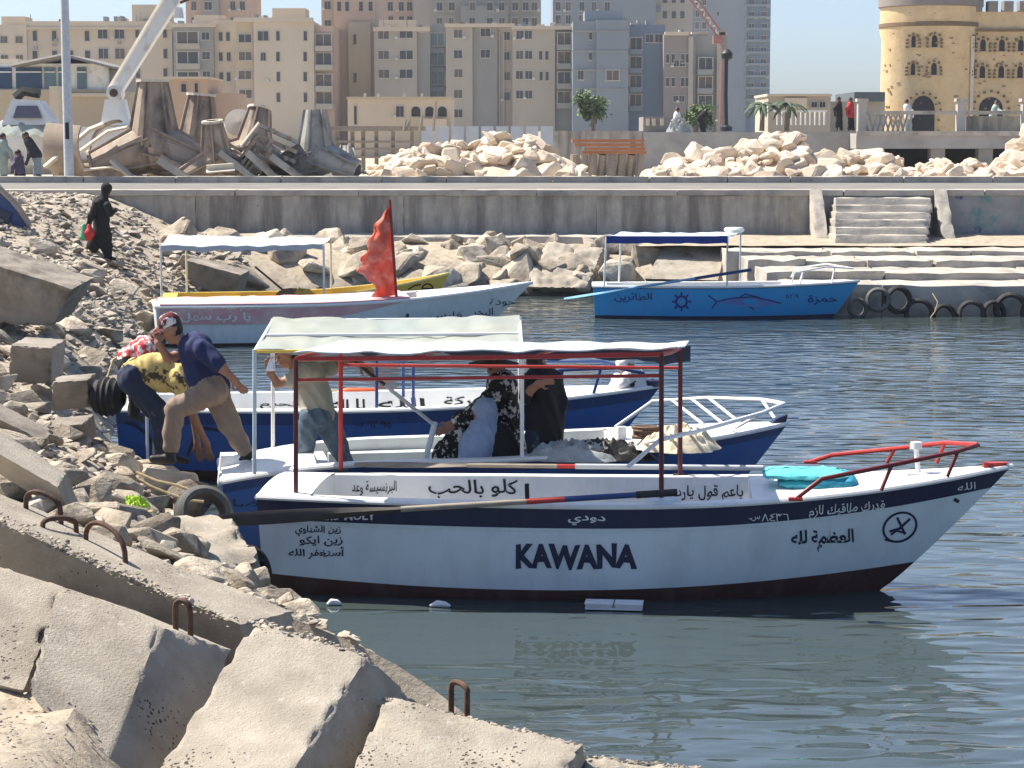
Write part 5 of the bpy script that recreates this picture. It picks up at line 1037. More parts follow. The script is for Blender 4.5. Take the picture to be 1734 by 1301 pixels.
# white bow rail
zd = b2.zs(.8) + .03; A0 = b2.on_w(1062, 792, zd); pn = [A0, b2.on_v(1118, 745, A0.y), b2.on_v(1200, 725, A0.y * .85), b2.on_v(1290, 700, A0.y * .45), b2.on_v(1328, 684, 0)]
yb_ = -A0.y; B0 = b2.on_v(1042, 724, yb_); pf_ = [B0, b2.on_v(1105, 680, yb_), b2.on_v(1200, 674, yb_ * .8), b2.on_v(1290, 677, yb_ * .4), pn[-1] + V3((0, .02, 0))]
for pts in (pn, pf_): b2.rod('bow_rail', pts, .022, WHITE)
for i, pts in ((2, pn), (3, pn), (2, pf_), (3, pf_)):
    tp = pts[i]; b2.rod('stanchion', [deck_foot(b2, tp, .1), tp], .017, WHITE)
for f in (.35, .7): b2.rod('stanchion', [deck_foot(b2, lerp(pn[1], pn[2], f), .14), lerp(pn[1], pn[2], f)], .017, WHITE); b2.rod('stanchion', [deck_foot(b2, lerp(pf_[1], pf_[2], f), .1), lerp(pf_[1], pf_[2], f)], .017, WHITE)
tp = b2.P(.985, b2.zs(.98), 0); b2.part(MB().hexa([tp + V3(q) for q in ((-.12, -.06, -.01), (.06, -.03, 0), (.06, .03, 0), (-.12, .06, -.01), (-.05, -.05, .06), (.08, -.03, .10), (.08, .03, .10), (-.05, .05, .06))]), 'stem_cap', NAVY, False)
b2.part(MB().box(b2.on_v(1052, 765, -.3), (.09, .07, .52), rz=.1), 'foredeck_post', WHITE, False)
# stern locker and seats
b2.part(MB().box((.62, 0, .70), (.85, 1.1, .3)), 'stern_seat', WHITE, False); b2.part(MB().box((2.4, .62, .66), (2.6, .18, .32)), 'side_bench', HULLW, False)
def bundle(name, label, cat, c, rad, mats, seed, n=5, flat=.5, res=.03):
    """a crumpled heap of cloth: folded height field with an uneven outline"""
    c = V3(c); o = empty(name, c, 0, label, cat)
    for k, m in enumerate(mats):
        mb = MB(); nr_, na = 16, 54; rows = []; off = V3((k * rad[0] * .7, k * rad[1] * .2, 0)) - V3(((len(mats) - 1) * rad[0] * .35, 0, 0))
        for i in range(nr_ + 1):
            q = i / nr_; row = []
            for jx in range(na + 1):
                a = 2 * math.pi * jx / na; ca, sa = math.cos(a), math.sin(a); ro = 1 + .28 * noise.noise(V3((ca * 1.6 + seed, sa * 1.6, k))) + .10 * noise.noise(V3((ca * 5, sa * 5 + seed, k)))
                x, y = ca * q * ro * rad[0] * 1.25, sa * q * ro * rad[1] * 1.25; s_ = 1 / max(rad[0], .12)
                f = noise.noise(V3((x * s_ * 3.2 + seed, y * s_ * 4.5, k * 3))); g = noise.noise(V3((x * s_ * 8 + seed, y * s_ * 9, k))); z = rad[2] * 1.5 * (1 - q ** 3) * (.55 + .75 * (1 - 2 * abs(f)) + .35 * g)
                row.append(off + V3((x, y, max(0, z) - .01)))
            rows.append(row)
        mb.grid(rows); mb.build('heap' if k == 0 else 'fold', m, o, True, True)
    return o
p = b2.W(b2.on_w(1130, 760, 1.06)); bundle('sail_bundle', 'crumpled cream cloth heaped on the foredeck of the blue and white boat', 'cloth', p + V3((.1, .1, 0)), (.38, .3, .12), [M('cream_cloth', (.60, .53, .40), .85, .2, 8, .5, .01)], 3, 8)
p = b2.W(b2.on_w(1000, 775, .92)); bundle('tarpaulin', 'grey and black tarpaulin crumpled against the white foredeck post', 'tarpaulin', p, (.42, .22, .1), [M('grey_tarp', (.35, .38, .38), .6, .3, 6, .5, .015), M('black_tarp', (.03, .03, .03), .5, .3, 6, .5, .015)], 5, 8)
tube_pts = []
for i in range(60): a = i * .42; tube_pts.append(b2.W(b2.on_w(1096, 742, 1.14)) + V3((.13 * math.cos(a) * (1 + .1 * math.sin(i)), .13 * math.sin(a), .002 * i)))
o = empty('rope_coil', tube_pts[0], 0, 'brown coil of rope on the cream cloth heap', 'rope'); MB().tube(tube_pts, .02, 5).build('coil', M('brown_rope', (.14, .09, .06), .9, .3, 30, .4, .005), o, True)
make_oar('oar', 'oar with dark blade propped diagonally beside the man in jeans', b2.W(b2.on_v(592, 604, -.35)), b2.W(b2.on_v(738, 722, -.15)), .02, .42, [(.4, 1, GREYPIPE, 'shaft')], DARKWOOD)
b2.rod('inclined_post', [b2.on_v(737, 715, -.15), b2.on_v(716, 795, -.25)], .03, HULLW)
b2.part(MB().box(b2.on_v(405, 785, 0) - V3((.05, 0, .05)), (.34, .3, .3), taper=.8), 'stern_hatch', WHITE, False)

# --- third boat: navy band, blue side, low blue rail
b3 = Boat('rowing_boat', 'blue and white boat with navy band and low dark blue railings', (-4.75, 26.1), (1.86, 26.35), 1.0, .86, 1.04, 5.75, boot=(.16, .12, .3), band=.17, sw=.15, ta=.05, tf=.70, zst=.86)
b3.shell(BLUE, DKBLUE, MAROON, WHITE, WHITE, WHITE, .022)
nb3 = lambda a, b: b3.near(a, b, .011)
b3.text([('٦٢٩٥', 620, 713, 664, 725), ('رـ', 600, 716, 615, 723)], 'number_lettering', INK, nb3); b3.text([('الحرم', 440, 680, 510, 692, dict(bold=.02)), ('لا اله', 560, 676, 618, 694, dict(bold=.02)), ('الله', 640, 674, 720, 692, dict(bold=.02)), ('بركة', 752, 672, 810, 690, dict(bold=.02))], 'wall_lettering', INK, b3.inner, b3.inside)
mb = MB(); px_stroke(mb, [(215, 716), (232, 722), (248, 735), (258, 752), (262, 772)], 6, nb3); b3.part(mb, 'painted_swirl', NAVY, False, b3.side); mb = MB(); px_stroke(mb, [(318, 770), (330, 740), (345, 725), (375, 730)], 5, nb3); b3.part(mb, 'painted_swirl', NAVY, False, b3.side)
zz3 = 1.32
def b3p(px, py, v): return b3.on_v(px, py, v)
rl = [b3p(912, 690, -.62), b3p(945, 628, -.62), b3p(1045, 624, -.3), b3p(1090, 632, 0)]
b3.rod('bow_rail', rl[1:], .02, DKBLUE); b3.rod('bow_rail', [b3p(880, 660, .62), b3p(925, 612, .6), b3p(1020, 612, .3), rl[-1]], .02, DKBLUE)
for (a, c_, v) in (((1000, 684), (1017, 627), -.42), ((935, 690), (953, 628), -.6)): b3.rod('stanchion', [b3p(*a, v), b3p(*c_, v)], .02, DKBLUE)
for px, y0, y1, v in ((638, 700, 612, -.75), (683, 672, 612, .6), (700, 690, 618, -.2)): b3.rod('rail_post', [b3p(px, y0, v), b3p(px, y1, v)], .02, DKBLUE)
b3.rod('top_rail', [b3p(638, 612, -.75), b3p(683, 612, .6)], .016, DKBLUE)
b3.rod('stern_pole', [b3p(250, 790, -.95), b3p(249, 700, -.95)], .018, WHITE)
tp = b3.P(.985, b3.zs(.98), 0); b3.part(MB().lathe([(0, -.05), (.09, 0), (.08, .07), (0, .1)], tp, 10), 'stem_knob', NAVY)
b3.part(MB().box(b3.on_v(475, 737, -.2), (.7, .5, .28)), 'engine_box', HULLW, False)
p0, p1 = b3.W(b3p(535, 662, .9)), b3.W(b3p(640, 664, .9)); o = empty('orange_float', p0, 0, 'orange float tube along the far gunwale behind the man in jeans', 'float'); MB().tube([p0, lerp(p0, p1, .35)], .018, 8).build('rope_tail', ROPE, o); MB().tube([lerp(p0, p1, .4), lerp(p0, p1, .5), lerp(p0, p1, .95), p1], [.02, .05, .05, .02], 10).build('tube', M('orange_plastic', (.75, .13, .04), .5), o, True)
p = b3.W(b3p(232, 688, -.5)); bundle('white_sack', 'white sack slumped on the blue stern beside the black fender', 'sack', p, (.2, .15, .1), [M('white_sacking', (.74, .74, .72), .85, .1, 8, .4, .01)], 8, 5, .7)

# --- fourth boat: white hull under a pink cover, with the red flag
b4 = Boat('rowing_boat', 'white boat under a pink lettered cover with the red flag', (-7.15, 42.6), (.42, 44.2), 1.05, .80, 1.12, 6.5, boot=(.06, .06, .1), band=.06, sw=.2, ta=.06, tf=.72)
b4.shell(HULLW, WHITE, BLACK, WHITE, WHITE, WHITE, .035)
def near4(a, b): return b4.near(a, b, .012)
# pink cover draped to the near side
mb = MB(); n = 40; rows = []
for i in range(n + 1):
    t = .01 + .66 * i / n; z = b4.zs(t); hb_ = b4.hb(t, z); low = lerp(.36, .02, max(0, (i / n - .55) / .45) ** 1.3)
    row = [b4.P(t, z - low, -1, .02), b4.P(t, z - low * .5, -1, .026), V3((b4.u(t, z), -hb_ - .01, z + .05))]
    for v in (-.6, -.2, .2, .6): row.append(V3((b4.u(t, z), v * hb_, z + .05 + .05 * math.cos(v * 1.5) + .03 * fbm((t * 18, v * 2, 1)))))
    row += [V3((b4.u(t, z), hb_ + .01, z + .05)), b4.P(t, z - .15, 1, .02)]; rows.append(row)
mb.grid(rows); cov = b4.part(mb, 'cover', PINK)
def on_cover(a, b): return b4.near(a, b, .05)
b4.text([('يا رب سهل', 305, 529, 425, 546, dict(bold=.03)), ('بسم الله الرحمن', 310, 519, 440, 527)], 'cover_lettering', INKWHITE, on_cover, cov)
b4.text([('فارس', 728, 528, 782, 542), ('البحر', 800, 522, 835, 538), ('حودة', 830, 506, 872, 520)], 'bow_lettering', INKNAVY, near4)
fl = empty('flag', b4.W(b4.on_v(671, 520, -.7)), 0, 'torn red flag on a pole at the pink covered boat', 'flag'); p0, p1 = b4.W(b4.on_v(674, 540, -.75)), b4.W(b4.on_v(660, 338, -.75))
MB().tube([p0, p1], .028, 8).build('pole', paint('dark_red_pole', (.25, .02, .02)), fl)
mb = MB(); rows = []
edge_f = [(.0, 4), (.1, 14), (.22, 26), (.38, 36), (.5, 44), (.62, 52), (.75, 48), (.84, 30), (.93, 32), (1, 33)]
for i in range(31):
    f = i / 30; top = lerp(p1, p0, .04 + f * .76); wpx = interp(f, [e_[0] for e_ in edge_f], [e_[1] for e_ in edge_f]) * (1 + .1 * math.sin(f * 40)); row = []
    for jx in range(10): g = jx / 9; row.append(top + V3((-g * wpx * 1.15 * 43.5 / F, .09 * math.sin(g * 7 + f * 5) * g + .05 * fbm((g * 3, f * 4, 2)), g * (-.10 + .05 * math.sin(f * 9)))))
    rows.append(row)
mb.grid(rows); mb.grid([[p + V3((0, .012, 0)) for p in r] for r in rows]); mb.build('cloth', FLAG, fl, True)
b4.rod('bow_stay', [b4.on_v(690, 520, -.7), b4.on_v(690, 548, -.95)], .03, BLACK)
b4.part(MB().lathe([(0, 0), (.05, 0), (.04, .14), (0, .16)], b4.on_v(842, 492, 0), 8), 'mooring_bitt', WHITE)

# --- fifth boat: yellow inside, white canopy
b5 = Boat('rowing_boat', 'boat with yellow inner walls and a white flat canopy below the pier wall', (-7.9, 48.4), (-1.45, 49.2), .95, .53, 1.0, 5.9, sx=2.2, boot=(.08, .08, .1), band=.1, sw=.06, ta=.05, tf=.97)
b5.shell(YELLOW, YELLOW, BLACK, YELLOW, YELLOW, paint('pale_yellow_rail', (.75, .62, .22)), .035)
bpan = lambda a, b: b5.near(a, b, .012)
c5 = {k: b5.on_v(px, py, v) for k, px, py, v in (('nl', 272, 416, -.8), ('nr', 548, 414, -.85), ('fr', 560, 402, .85), ('fl', 285, 398, .8))}
for k, px in (('nl', 275), ('nr', 541), ('fr', 562), ('fl', 315)):
    q = c5[k] if k != 'fl' else b5.on_v(315, 410, .8); ft = V3((q.x, q.y, .53)); b5.rod('canopy_post', [ft, V3((q.x, q.y, q.z - .02))], .024, WHITE)
b5.part(cloth([c5['nl'], c5['nr'], c5['fr'], c5['fl']], 30, 8, .04, .02, 1.5, .02, .1, 4.0), 'canopy', CANVW)
b5.text([('ريس', 640, 498, 668, 506), ('☆', 700, 482, 716, 498)][:1], 'wall_lettering', INK, b5.inner, b5.inside)
mb = MB(); px_stroke(mb, [(724 + 9 * math.cos(a), 489 + 8 * math.sin(a)) for a in np.linspace(0, 6.283, 15)], 2.5, bpan); px_stroke(mb, [(718, 489), (730, 489)], 3, bpan); b5.part(mb, 'round_emblem', INK, False, b5.side); mb = MB(); px_stroke(mb, [(692, 490), (702, 484), (712, 482)], 2.5, bpan); b5.part(mb, 'painted_stroke', INK, False, b5.side)
pa, pb_ = b5.W(b5.on_v(432, 452, .3)), b5.W(b5.on_v(492, 502, .1)); o = empty('boat_hook', pa, 0, 'slim dark pole leaning over the yellow gunwale', 'pole'); MB().tube([pa, pb_], .025, 6).build('shaft', DARKWOOD, o); MB().tube([pb_, pb_ + V3((.1, 0, .12))], .03, 6).build('hook', RUST, o)
p = b5.W(b5.on_v(500, 490, 0)); bundle('net_heap', 'heap of brown and yellow netting in the yellow boat', 'net', p - V3((0, 0, .12)), (.3, .2, .08), [M('brown_net', (.17, .11, .07), .9, .3, 10, .5, .02), M('yellow_net', (.5, .36, .08), .9, .3, 10, .5, .02)], 12, 8, .7, .04)

# --- sixth boat: bright blue by the tyres
b6 = Boat('rowing_boat', 'bright blue boat with ship wheel and fish painted on its side', (1.92, 49.2), (8.02, 49.0), .78, .74, .84, 5.5, boot=(.07, .06, .07), band=.05, sw=.14, ta=.05, tf=.72)
b6.shell(BRIGHTBLUE, NAVY, NAVY, WHITE, WHITE, WHITE, .03)
n6 = lambda a, b: b6.near(a, b, .012)
b6.text([('الطائرين', 1040, 496, 1104, 512, dict(bold=.015)), ('حمزة', 1368, 500, 1418, 516, dict(bold=.015)), ('٥٢٩', 1330, 498, 1352, 506)], 'side_lettering', INKBLUE, n6)
mb = MB(); px_stroke(mb, [(1154 + 9 * math.cos(a), 511 + 9 * math.sin(a)) for a in np.linspace(0, 6.283, 17)], 3.5, n6)
for k in range(8): a = k * math.pi / 4; px_stroke(mb, [(1154 + 9 * math.cos(a), 511 + 9 * math.sin(a)), (1154 + 15 * math.cos(a), 511 + 15 * math.sin(a))], 3.2, n6)
b6.part(mb, 'ship_wheel_emblem', INKBLUE, False, b6.side)
mb = MB(); body = [(1214, 511), (1240, 505), (1275, 503), (1300, 508), (1322, 514), (1300, 517), (1270, 520), (1240, 516)]
mb.add([n6(*p) for p in body], [tuple(range(8))]); b6.part(mb, 'fish_body', M('fish_blue', (.10, .20, .48), .5), False, b6.side)
mb = MB(); n6b = lambda a, b: b6.near(a, b, .016)
for st_ in ([(1200, 501), (1214, 511), (1206, 522)], [(1250, 505), (1262, 498), (1285, 504)], [(1270, 520), (1276, 524)], [(1214, 511), (1240, 505), (1275, 503), (1300, 508), (1322, 514)]): px_stroke(mb, st_, 2.2, n6b)
b6.part(mb, 'fish_lines', INKBLUE, False, b6.side)
c6 = {k: b6.on_v(px, py, v) for k, px, py, v in (('nl', 1027, 400, -.68), ('nr', 1232, 400, -.72), ('fr', 1254, 393, .72), ('fl', 1052, 393, .68))}
for k, q in c6.items(): b6.rod('canopy_post', [V3((q.x - (.05 if 'l' in k else .0), q.y, .74)), q - V3((0, 0, .02))], .022, WHITE if 'l' in k else GREYPIPE)
b6.part(cloth([c6[k] for k in ('nl', 'nr', 'fr', 'fl')], 30, 8, .03, .012, 1.5, .015, .0, 6.0), 'canopy', paint('pale_blue_cloth', (.55, .66, .74)))
mb = MB(); mb.grid([[lerp(c6['nl'], c6['nr'], u) + V3((0, -.02, -q * (.17 + .03 * fbm((u * 8, 1, 1))))) for q in (0, .5, 1)] for u in np.linspace(0, 1, 30)]); mb.grid([[lerp(c6['nl'], c6['fl'], u) + V3((-.01, 0, -q * .18)) for q in (0, 1)] for u in np.linspace(0, 1, 8)]); b6.part(mb, 'canopy_valance', CANVB, False)
q = lerp(c6['nr'], c6['fr'], .5); b6.part(MB().lathe([(0, 0), (.2, .02), (.24, .08), (.2, .13), (0, .14)], q + V3((0, 0, .02)), 14), 'canopy_hoop', WHITE)
for v in (-.55, .55):
    y0 = 482; pts = [b6.on_v(1340, 482 if v < 0 else 470, v), b6.on_v(1346, 462 if v < 0 else 455, v), b6.on_v(1400, 452 if v < 0 else 447, v * .8), b6.on_v(1445, 455, 0)]; b6.rod('bow_rail', pts, .02, WHITE)
    for i in (1, 2): b6.rod('stanchion', [V3((pts[i].x + .12, pts[i].y, .8)), lerp(pts[i], pts[i + 1], .3)], .016, WHITE)
p0, p1 = b6.W(b6.on_v(955, 506, -.95)), b6.W(b6.on_v(1272, 457, -.72)); make_oar('oar', 'light blue oar trailing from the bright blue boat over the water', p0, p1, .03, .34, [(.32, .7, M('light_blue_paint', (.16, .36, .55), .5), 'shaft'), (.7, 1, DKBLUE, 'grip')], MATS['light_blue_paint'])
# --- upturned hull on the bank
uh = empty('upturned_boat', atY(-20, 400, 50), 0, 'dark blue boat hauled up and tipped on the stony bank', 'boat'); uh.location.z = gz(-12.4, 49.5)
mb = MB(); Yu = 49.3
pl_ = [(-60, 318), (0, 322), (46, 378), (22, 402), (-60, 395)]; fr_ = [atY(a, b, Yu) for a, b in pl_]; bk_ = [p + V3((-.3, 1.3, .1)) for p in fr_]
mb.add(fr_ + bk_, [(0, 1, 2, 3, 4), (9, 8, 7, 6, 5)] + [(i, i + 5, (i + 1) % 5 + 5, (i + 1) % 5) for i in range(5)]); mb.build('hull', DKBLUE, uh)
MB().tube([atY(-2, 318, Yu - .05), atY(28, 346, Yu - .05), atY(50, 380, Yu - .05)], .07, 6).build('gunwale', WOOD, uh, True); MB().hexa([atY(*p) for p in ((-20, 345, Yu - .03), (20, 362, Yu - .03), (12, 385, Yu - .03), (-20, 372, Yu - .03), (-20, 345, Yu - .06), (20, 362, Yu - .06), (12, 385, Yu - .06), (-20, 372, Yu - .06))]).build('painted_panel', NAVY, uh)
# ------------------------------------------------------------------ people
SKIN = M('tan_skin', (.34, .17, .11), .6, .08, 12, .1, .002); SKIND = M('brown_skin', (.20, .105, .07), .6, .08, 12, .1, .002); HAIR = M('dark_hair', (.015, .012, .011), .6, .2, 40, .3, .003); SHOE = M('dark_shoe', (.02, .019, .019), .6, .2, 10, .1, .003)
def fab(name, c, v=.12, **k): return M(name, c, .9, v, 9, .35, .006, bscale=30, **k)
NAVYT = fab('navy_tshirt', (.018, .026, .085)); TAN = fab('tan_trousers', (.25, .185, .14)); YEL = fab('yellow_print_shirt', (.56, .43, .16), col2=(.07, .055, .03), c2scale=9, c2lo=.56, c2hi=.6); JEANSD = fab('dark_jeans', (.02, .03, .06), col2=(.12, .14, .17), c2scale=6, c2lo=.6, c2hi=.68)
BEIGE = fab('beige_tshirt', (.36, .34, .27)); JEANS = fab('blue_jeans', (.085, .125, .16), col2=(.16, .2, .24), c2scale=4); BLK = fab('black_cloth', (.012, .012, .014)); HIJ = fab('blue_hijab_cloth', (.28, .36, .52)); PAT = fab('black_white_print', (.012, .012, .012), col2=(.62, .60, .56), c2scale=15, c2lo=.53, c2hi=.56)
PLAID = fab('red_white_check', (.50, .05, .05), col2=(.75, .68, .66), c2scale=17, c2lo=.49, c2hi=.53); WHT = fab('white_clothes', (.70, .66, .62)); GRN = fab('grey_green_clothes', (.30, .36, .32)); REDT = fab('red_top', (.40, .03, .035)); MAR = fab('maroon_cap', (.10, .012, .016), col2=(.7, .66, .64), c2scale=8, c2lo=.5, c2hi=.54)
class J:
    """joint maker: photo pixel + depth offset -> world point; radii in metres"""
    def __init__(s, Y): s.Y = Y; s.pr = []
    def p(s, q): return np.array(atY(q[0], q[1], s.Y + (q[2] if len(q) > 2 else 0)))
    def c(s, a, b, ra, rb, m, *sq): s.pr.append((s.p(a), s.p(b), ra, rb, m, *sq)); return s
    def chain(s, pts, rs, m):
        for i in range(len(pts) - 1): s.c(pts[i], pts[i + 1], rs[i], rs[i + 1], m)
        return s
    def hand(s, wr, kn, m=0, curl=(0, 0, -.4), r=.011, up=None):
        w, k = s.p(wr), s.p(kn); d = k - w; d /= np.linalg.norm(d); z = np.array((0.0, -1.0, 0.0)) if up is None else np.array(up, float); z -= d * (z @ d); z /= np.linalg.norm(z); sd = np.cross(d, z); cu = np.array(curl)
        s.pr.append((w, w + d * .085, .028, .036, m, z, .6))
        for i, ln in enumerate((.068, .078, .074, .058)):
            a = w + d * .095 + sd * (.03 - .02 * i); b = a + (d + sd * (.12 - .08 * i) + cu * .3) * ln * .55; c = b + (d + cu) * ln * .5
            s.pr.append((a, b, r, r * .92, m)); s.pr.append((b, c, r * .92, r * .75, m))
        a = w + d * .03 + sd * .03; b = a + (d * .6 + sd * .8) * .045; s.pr.append((a, b, r * 1.2, r, m)); s.pr.append((b, b + (d + cu * .4) * .035, r, r * .8, m)); return s
    def head(s, c, f, m=0, hair=4, r=.092, tilt=(0, 0, 0)):
        """c pixel of the head centre, f = facing direction (world)"""
        p = s.p(c); f = np.array(f, float); f /= np.linalg.norm(f); u = np.array((tilt[0], tilt[1], 1.0)); u -= f * (u @ f); u /= np.linalg.norm(u); rt = np.cross(f, u)
        s.pr.append((p + u * .035, p - f * .015 + u * .03, r, r * .98, m)); s.pr.append((p + f * .03 - u * .06, p + f * .035 - u * .085, .058, .045, m))
        s.pr.append((p + f * .088 + u * .012, p + f * .108 - u * .022, .011, .015, m))
        s.pr.append((p + f * .088 - u * .058 + rt * .02, p + f * .088 - u * .058 - rt * .02, .009, .009, m))
        for k in (-1, 1): s.pr.append((p + rt * k * .09 - f * .005, p + rt * k * .096 - u * .035 - f * .005, .017, .013, m)); s.pr.append((p + f * .086 + rt * k * .034 + u * .012, p + f * .084 + rt * k * .042 + u * .012, .008, .008, hair))
        if hair is not None: s.pr.append((p - f * .03 + u * .055, p - f * .035 - u * .005, r * .98, r * .86, hair)); s.pr.append((p + u * .075 + f * .02, p + u * .07 - f * .04, r * .8, r * .85, hair))
        return s
    def build(s, label, mats, res=.013, k=.03, name='person', cat='person', group=None, base=None, folds=.017): return figure(name, label, cat, s.pr, mats, res, k, group, base, folds)
# stepping man in the navy T-shirt
j = J(21.25); j.head((290, 560), (-1, -.25, -.45), 0, 4, .098); j.c((300, 572), (325, 585), .06, .07, 0)
j.c((332, 592, -.12), (332, 590, .15), .115, .115, 1).c((332, 592), (345, 630), .17, .185, 1).c((345, 630), (358, 656), .185, .178, 1).c((320, 584, -.05), (334, 582, .05), .09, .10, 1)
j.chain([(342, 592, -.22), (366, 615, -.27)], [.09, .085], 1).chain([(360, 608, -.26), (378, 625, -.28)], [.052, .047], 0).chain([(378, 625, -.28), (398, 645, -.27)], [.046, .033], 0).hand((396, 643, -.27), (410, 660, -.27), 0, (.5, 0, .2))
j.chain([(322, 592, .2), (300, 603, .14)], [.085, .06], 1).chain([(303, 602, .14), (284, 606, .05)], [.05, .045], 0).chain([(284, 606, .05), (268, 582, -.06)], [.044, .034], 0).hand((268, 583, -.06), (265, 568, -.04), 0, (.5, 0, .1))
j.c((356, 655, -.07), (356, 655, .07), .15, .15, 2).chain([(362, 662, -.09), (298, 692, -.12), (291, 735, -.1), (290, 757, -.1)], [.135, .098, .08, .07], 2).chain([(366, 665, .08), (389, 718, .05), (404, 746, .03), (414, 762, 0)], [.135, .10, .08, .07], 2)
j.c((290, 762, -.1), (287, 775, -.1), .052, .05, 3).c((290, 776, -.1), (258, 777, -.12), .045, .035, 3).c((262, 780, -.11), (292, 781, -.1), .028, .03, 3).c((416, 765, 0), (421, 771, 0), .05, .05, 3).c((418, 772, 0), (394, 784, -.02), .046, .034, 3)
man = j.build('man in navy T-shirt and tan trousers striding from rock to boat, hand at his face', [SKIN, NAVYT, TAN, SHOE, HAIR], .0105, .028)
h = V3(j.p((288, 549))); f = V3((-1, -.25, -.45)).normalized(); u = V3((0, 0, 1)); u = (u - f * u.dot(f)).normalized(); q = Matrix((f, u.cross(f), u)).transposed()
mb = MB(); mb.lathe([(.112, -.005), (.113, .03), (.098, .08), (.06, .11), (0, .118)], h, 20, 0, q); rows = [[h + q @ V3((math.cos(a) * .108, math.sin(a) * .108, .004)), h + q @ V3((math.cos(a) * .108 + .085 * math.cos(a) ** .5, math.sin(a) * .098, -.022))] for a in np.linspace(-1.15, 1.15, 13)]; mb.grid(rows); mb.grid([[p - q @ V3((0, 0, .008)) for p in r] for r in rows]); mb.build('cap', MAR, man, True)
# man in the yellow shirt bent double
j = J(21.95); j.head((338, 672, 0), (.6, -.2, -1), 0, 4); j.c((322, 655), (332, 664), .06, .055, 0); j.c((232, 632, 0), (300, 640, 0), .155, .16, 1).c((225, 640, -.06), (225, 640, .08), .145, .145, 2).c((300, 642, -.12), (300, 642, .14), .10, .10, 1).c((255, 622), (275, 622), .14, .14, 1)
for dy, kx_, ax_ in ((-.08, 266, 268), (.12, 256, 290)): j.chain([(222, 645, dy), (kx_, 692, dy), (ax_ + 3, 730, dy), (ax_, 764, dy)], [.125, .088, .07, .055], 2).c((ax_, 768, dy), (ax_ - 2, 776, dy), .05, .05, 3).c((ax_ + 4, 776, dy), (ax_ + 26, 781, dy - .03), .045, .034, 3)
for dy, hx in ((-.16, 350), (.16, 334)): j.chain([(302, 648, dy), (316, 680, dy)], [.08, .065], 1).chain([(314, 676, dy), (328, 706, dy * .9)], [.05, .043], 0).chain([(328, 706, dy * .9), (hx, 752, dy * .6)], [.042, .032], 0).hand((hx, 752, dy * .6), (hx + 5, 775, dy * .5), 0, (.3, 0, -.2))
j.build('man in yellow printed shirt and dark jeans bent double behind the striding man', [SKIND, YEL, JEANSD, SHOE, HAIR], .013)
# person in checked clothes stooping behind
j = J(23.3); j.head((262, 582, .1), (.9, -.1, -.7), 0, 4); j.c((218, 606, -.06), (244, 588, 0), .11, .12, 1).c((246, 586, -.11), (246, 586, .12), .08, .08, 1).chain([(246, 588, -.17), (242, 612, -.2), (254, 640, -.15)], [.07, .055, .04], 1).c((220, 615, -.06), (220, 615, .1), .13, .13, 2)
for dy in (-.1, .1): j.chain([(220, 618, dy), (232, 660, dy), (226, 700, dy)], [.115, .085, .055], 2).c((226, 704, dy), (240, 710, dy), .045, .035, 3)
j.build('person in red and white checked shirt stooping behind the yellow shirt', [SKIND, PLAID, BLK, SHOE, HAIR], .016)
# man in beige T-shirt and jeans standing in the second boat
j = J(21.45); j.head((484, 602, 0), (-.85, -.4, -.35), 0, 4); j.c((492, 612), (502, 622), .06, .07, 0); j.c((520, 630, -.13), (526, 630, .14), .11, .11, 1, (0, 0, 1), .8).c((520, 634), (534, 672), .165, .155, 1).c((534, 672), (538, 698), .155, .16, 1)
j.chain([(512, 630, -.2), (492, 645, -.24)], [.08, .068], 1).chain([(494, 643, -.24), (470, 650, -.26)], [.05, .044], 0).chain([(470, 650, -.26), (458, 632, -.3)], [.043, .033], 0).hand((458, 633, -.3), (455, 618, -.32), 0, (.3, 0, .1)); j.chain([(540, 630, .2), (566, 622, .22)], [.08, .065], 1).chain([(562, 623, .22), (588, 612, .2)], [.05, .042], 0).chain([(588, 612, .2), (612, 618, .1)], [.042, .033], 0).hand((610, 618, .1), (622, 626, .08), 0, (0, 0, -.4))
j.c((537, 705, -.05), (540, 705, .06), .14, .14, 2).chain([(526, 712, -.09), (516, 755, -.1), (512, 802, -.1)], [.125, .09, .068], 2).chain([(552, 712, .08), (574, 756, .06), (594, 797, .02)], [.125, .088, .06], 2).c((512, 806, -.1), (494, 812, -.13), .045, .036, 3).c((596, 800, .02), (578, 808, 0), .045, .036, 3)
j.build('man in beige T-shirt and blue jeans standing under the pale canopy', [SKIN, BEIGE, JEANS, SHOE, HAIR], .013)
# woman in black and white print leaning over
j = J(21.75); j.head((838, 618, 0), (-.7, -.5, -.5), 0, 4); j.c((842, 632), (848, 642), .06, .07, 0); j.c((850, 655, -.1), (852, 655, .12), .125, .125, 1).c((850, 652), (852, 720), .15, .17, 1).c((852, 720), (856, 790), .18, .24, 1).chain([(842, 660, -.18), (812, 694, -.25), (780, 712, -.2)], [.085, .085, .08], 1).chain([(782, 712, -.2), (760, 722, -.18)], [.04, .034], 0).hand((762, 721, -.18), (748, 728, -.18), 0, (0, 0, -.4)).chain([(840, 745, -.05), (780, 742, -.12), (752, 770, -.12)], [.17, .14, .12], 1).c((752, 785, -.12), (728, 790, -.14), .045, .04, 3)
o = j.build('woman in black and white print dress leaning forward in the boat', [SKIN, PAT, BLK, SHOE, HAIR], .014, .05); hc = V3(j.p((836, 612))); MB().lathe([(0, .1), (.1, .09), (.115, .02), (.26, -.02), (.26, -.03), (.1, 0)], hc, 20).build('sun_hat', fab('dark_straw', (.045, .022, .02)), o, True)
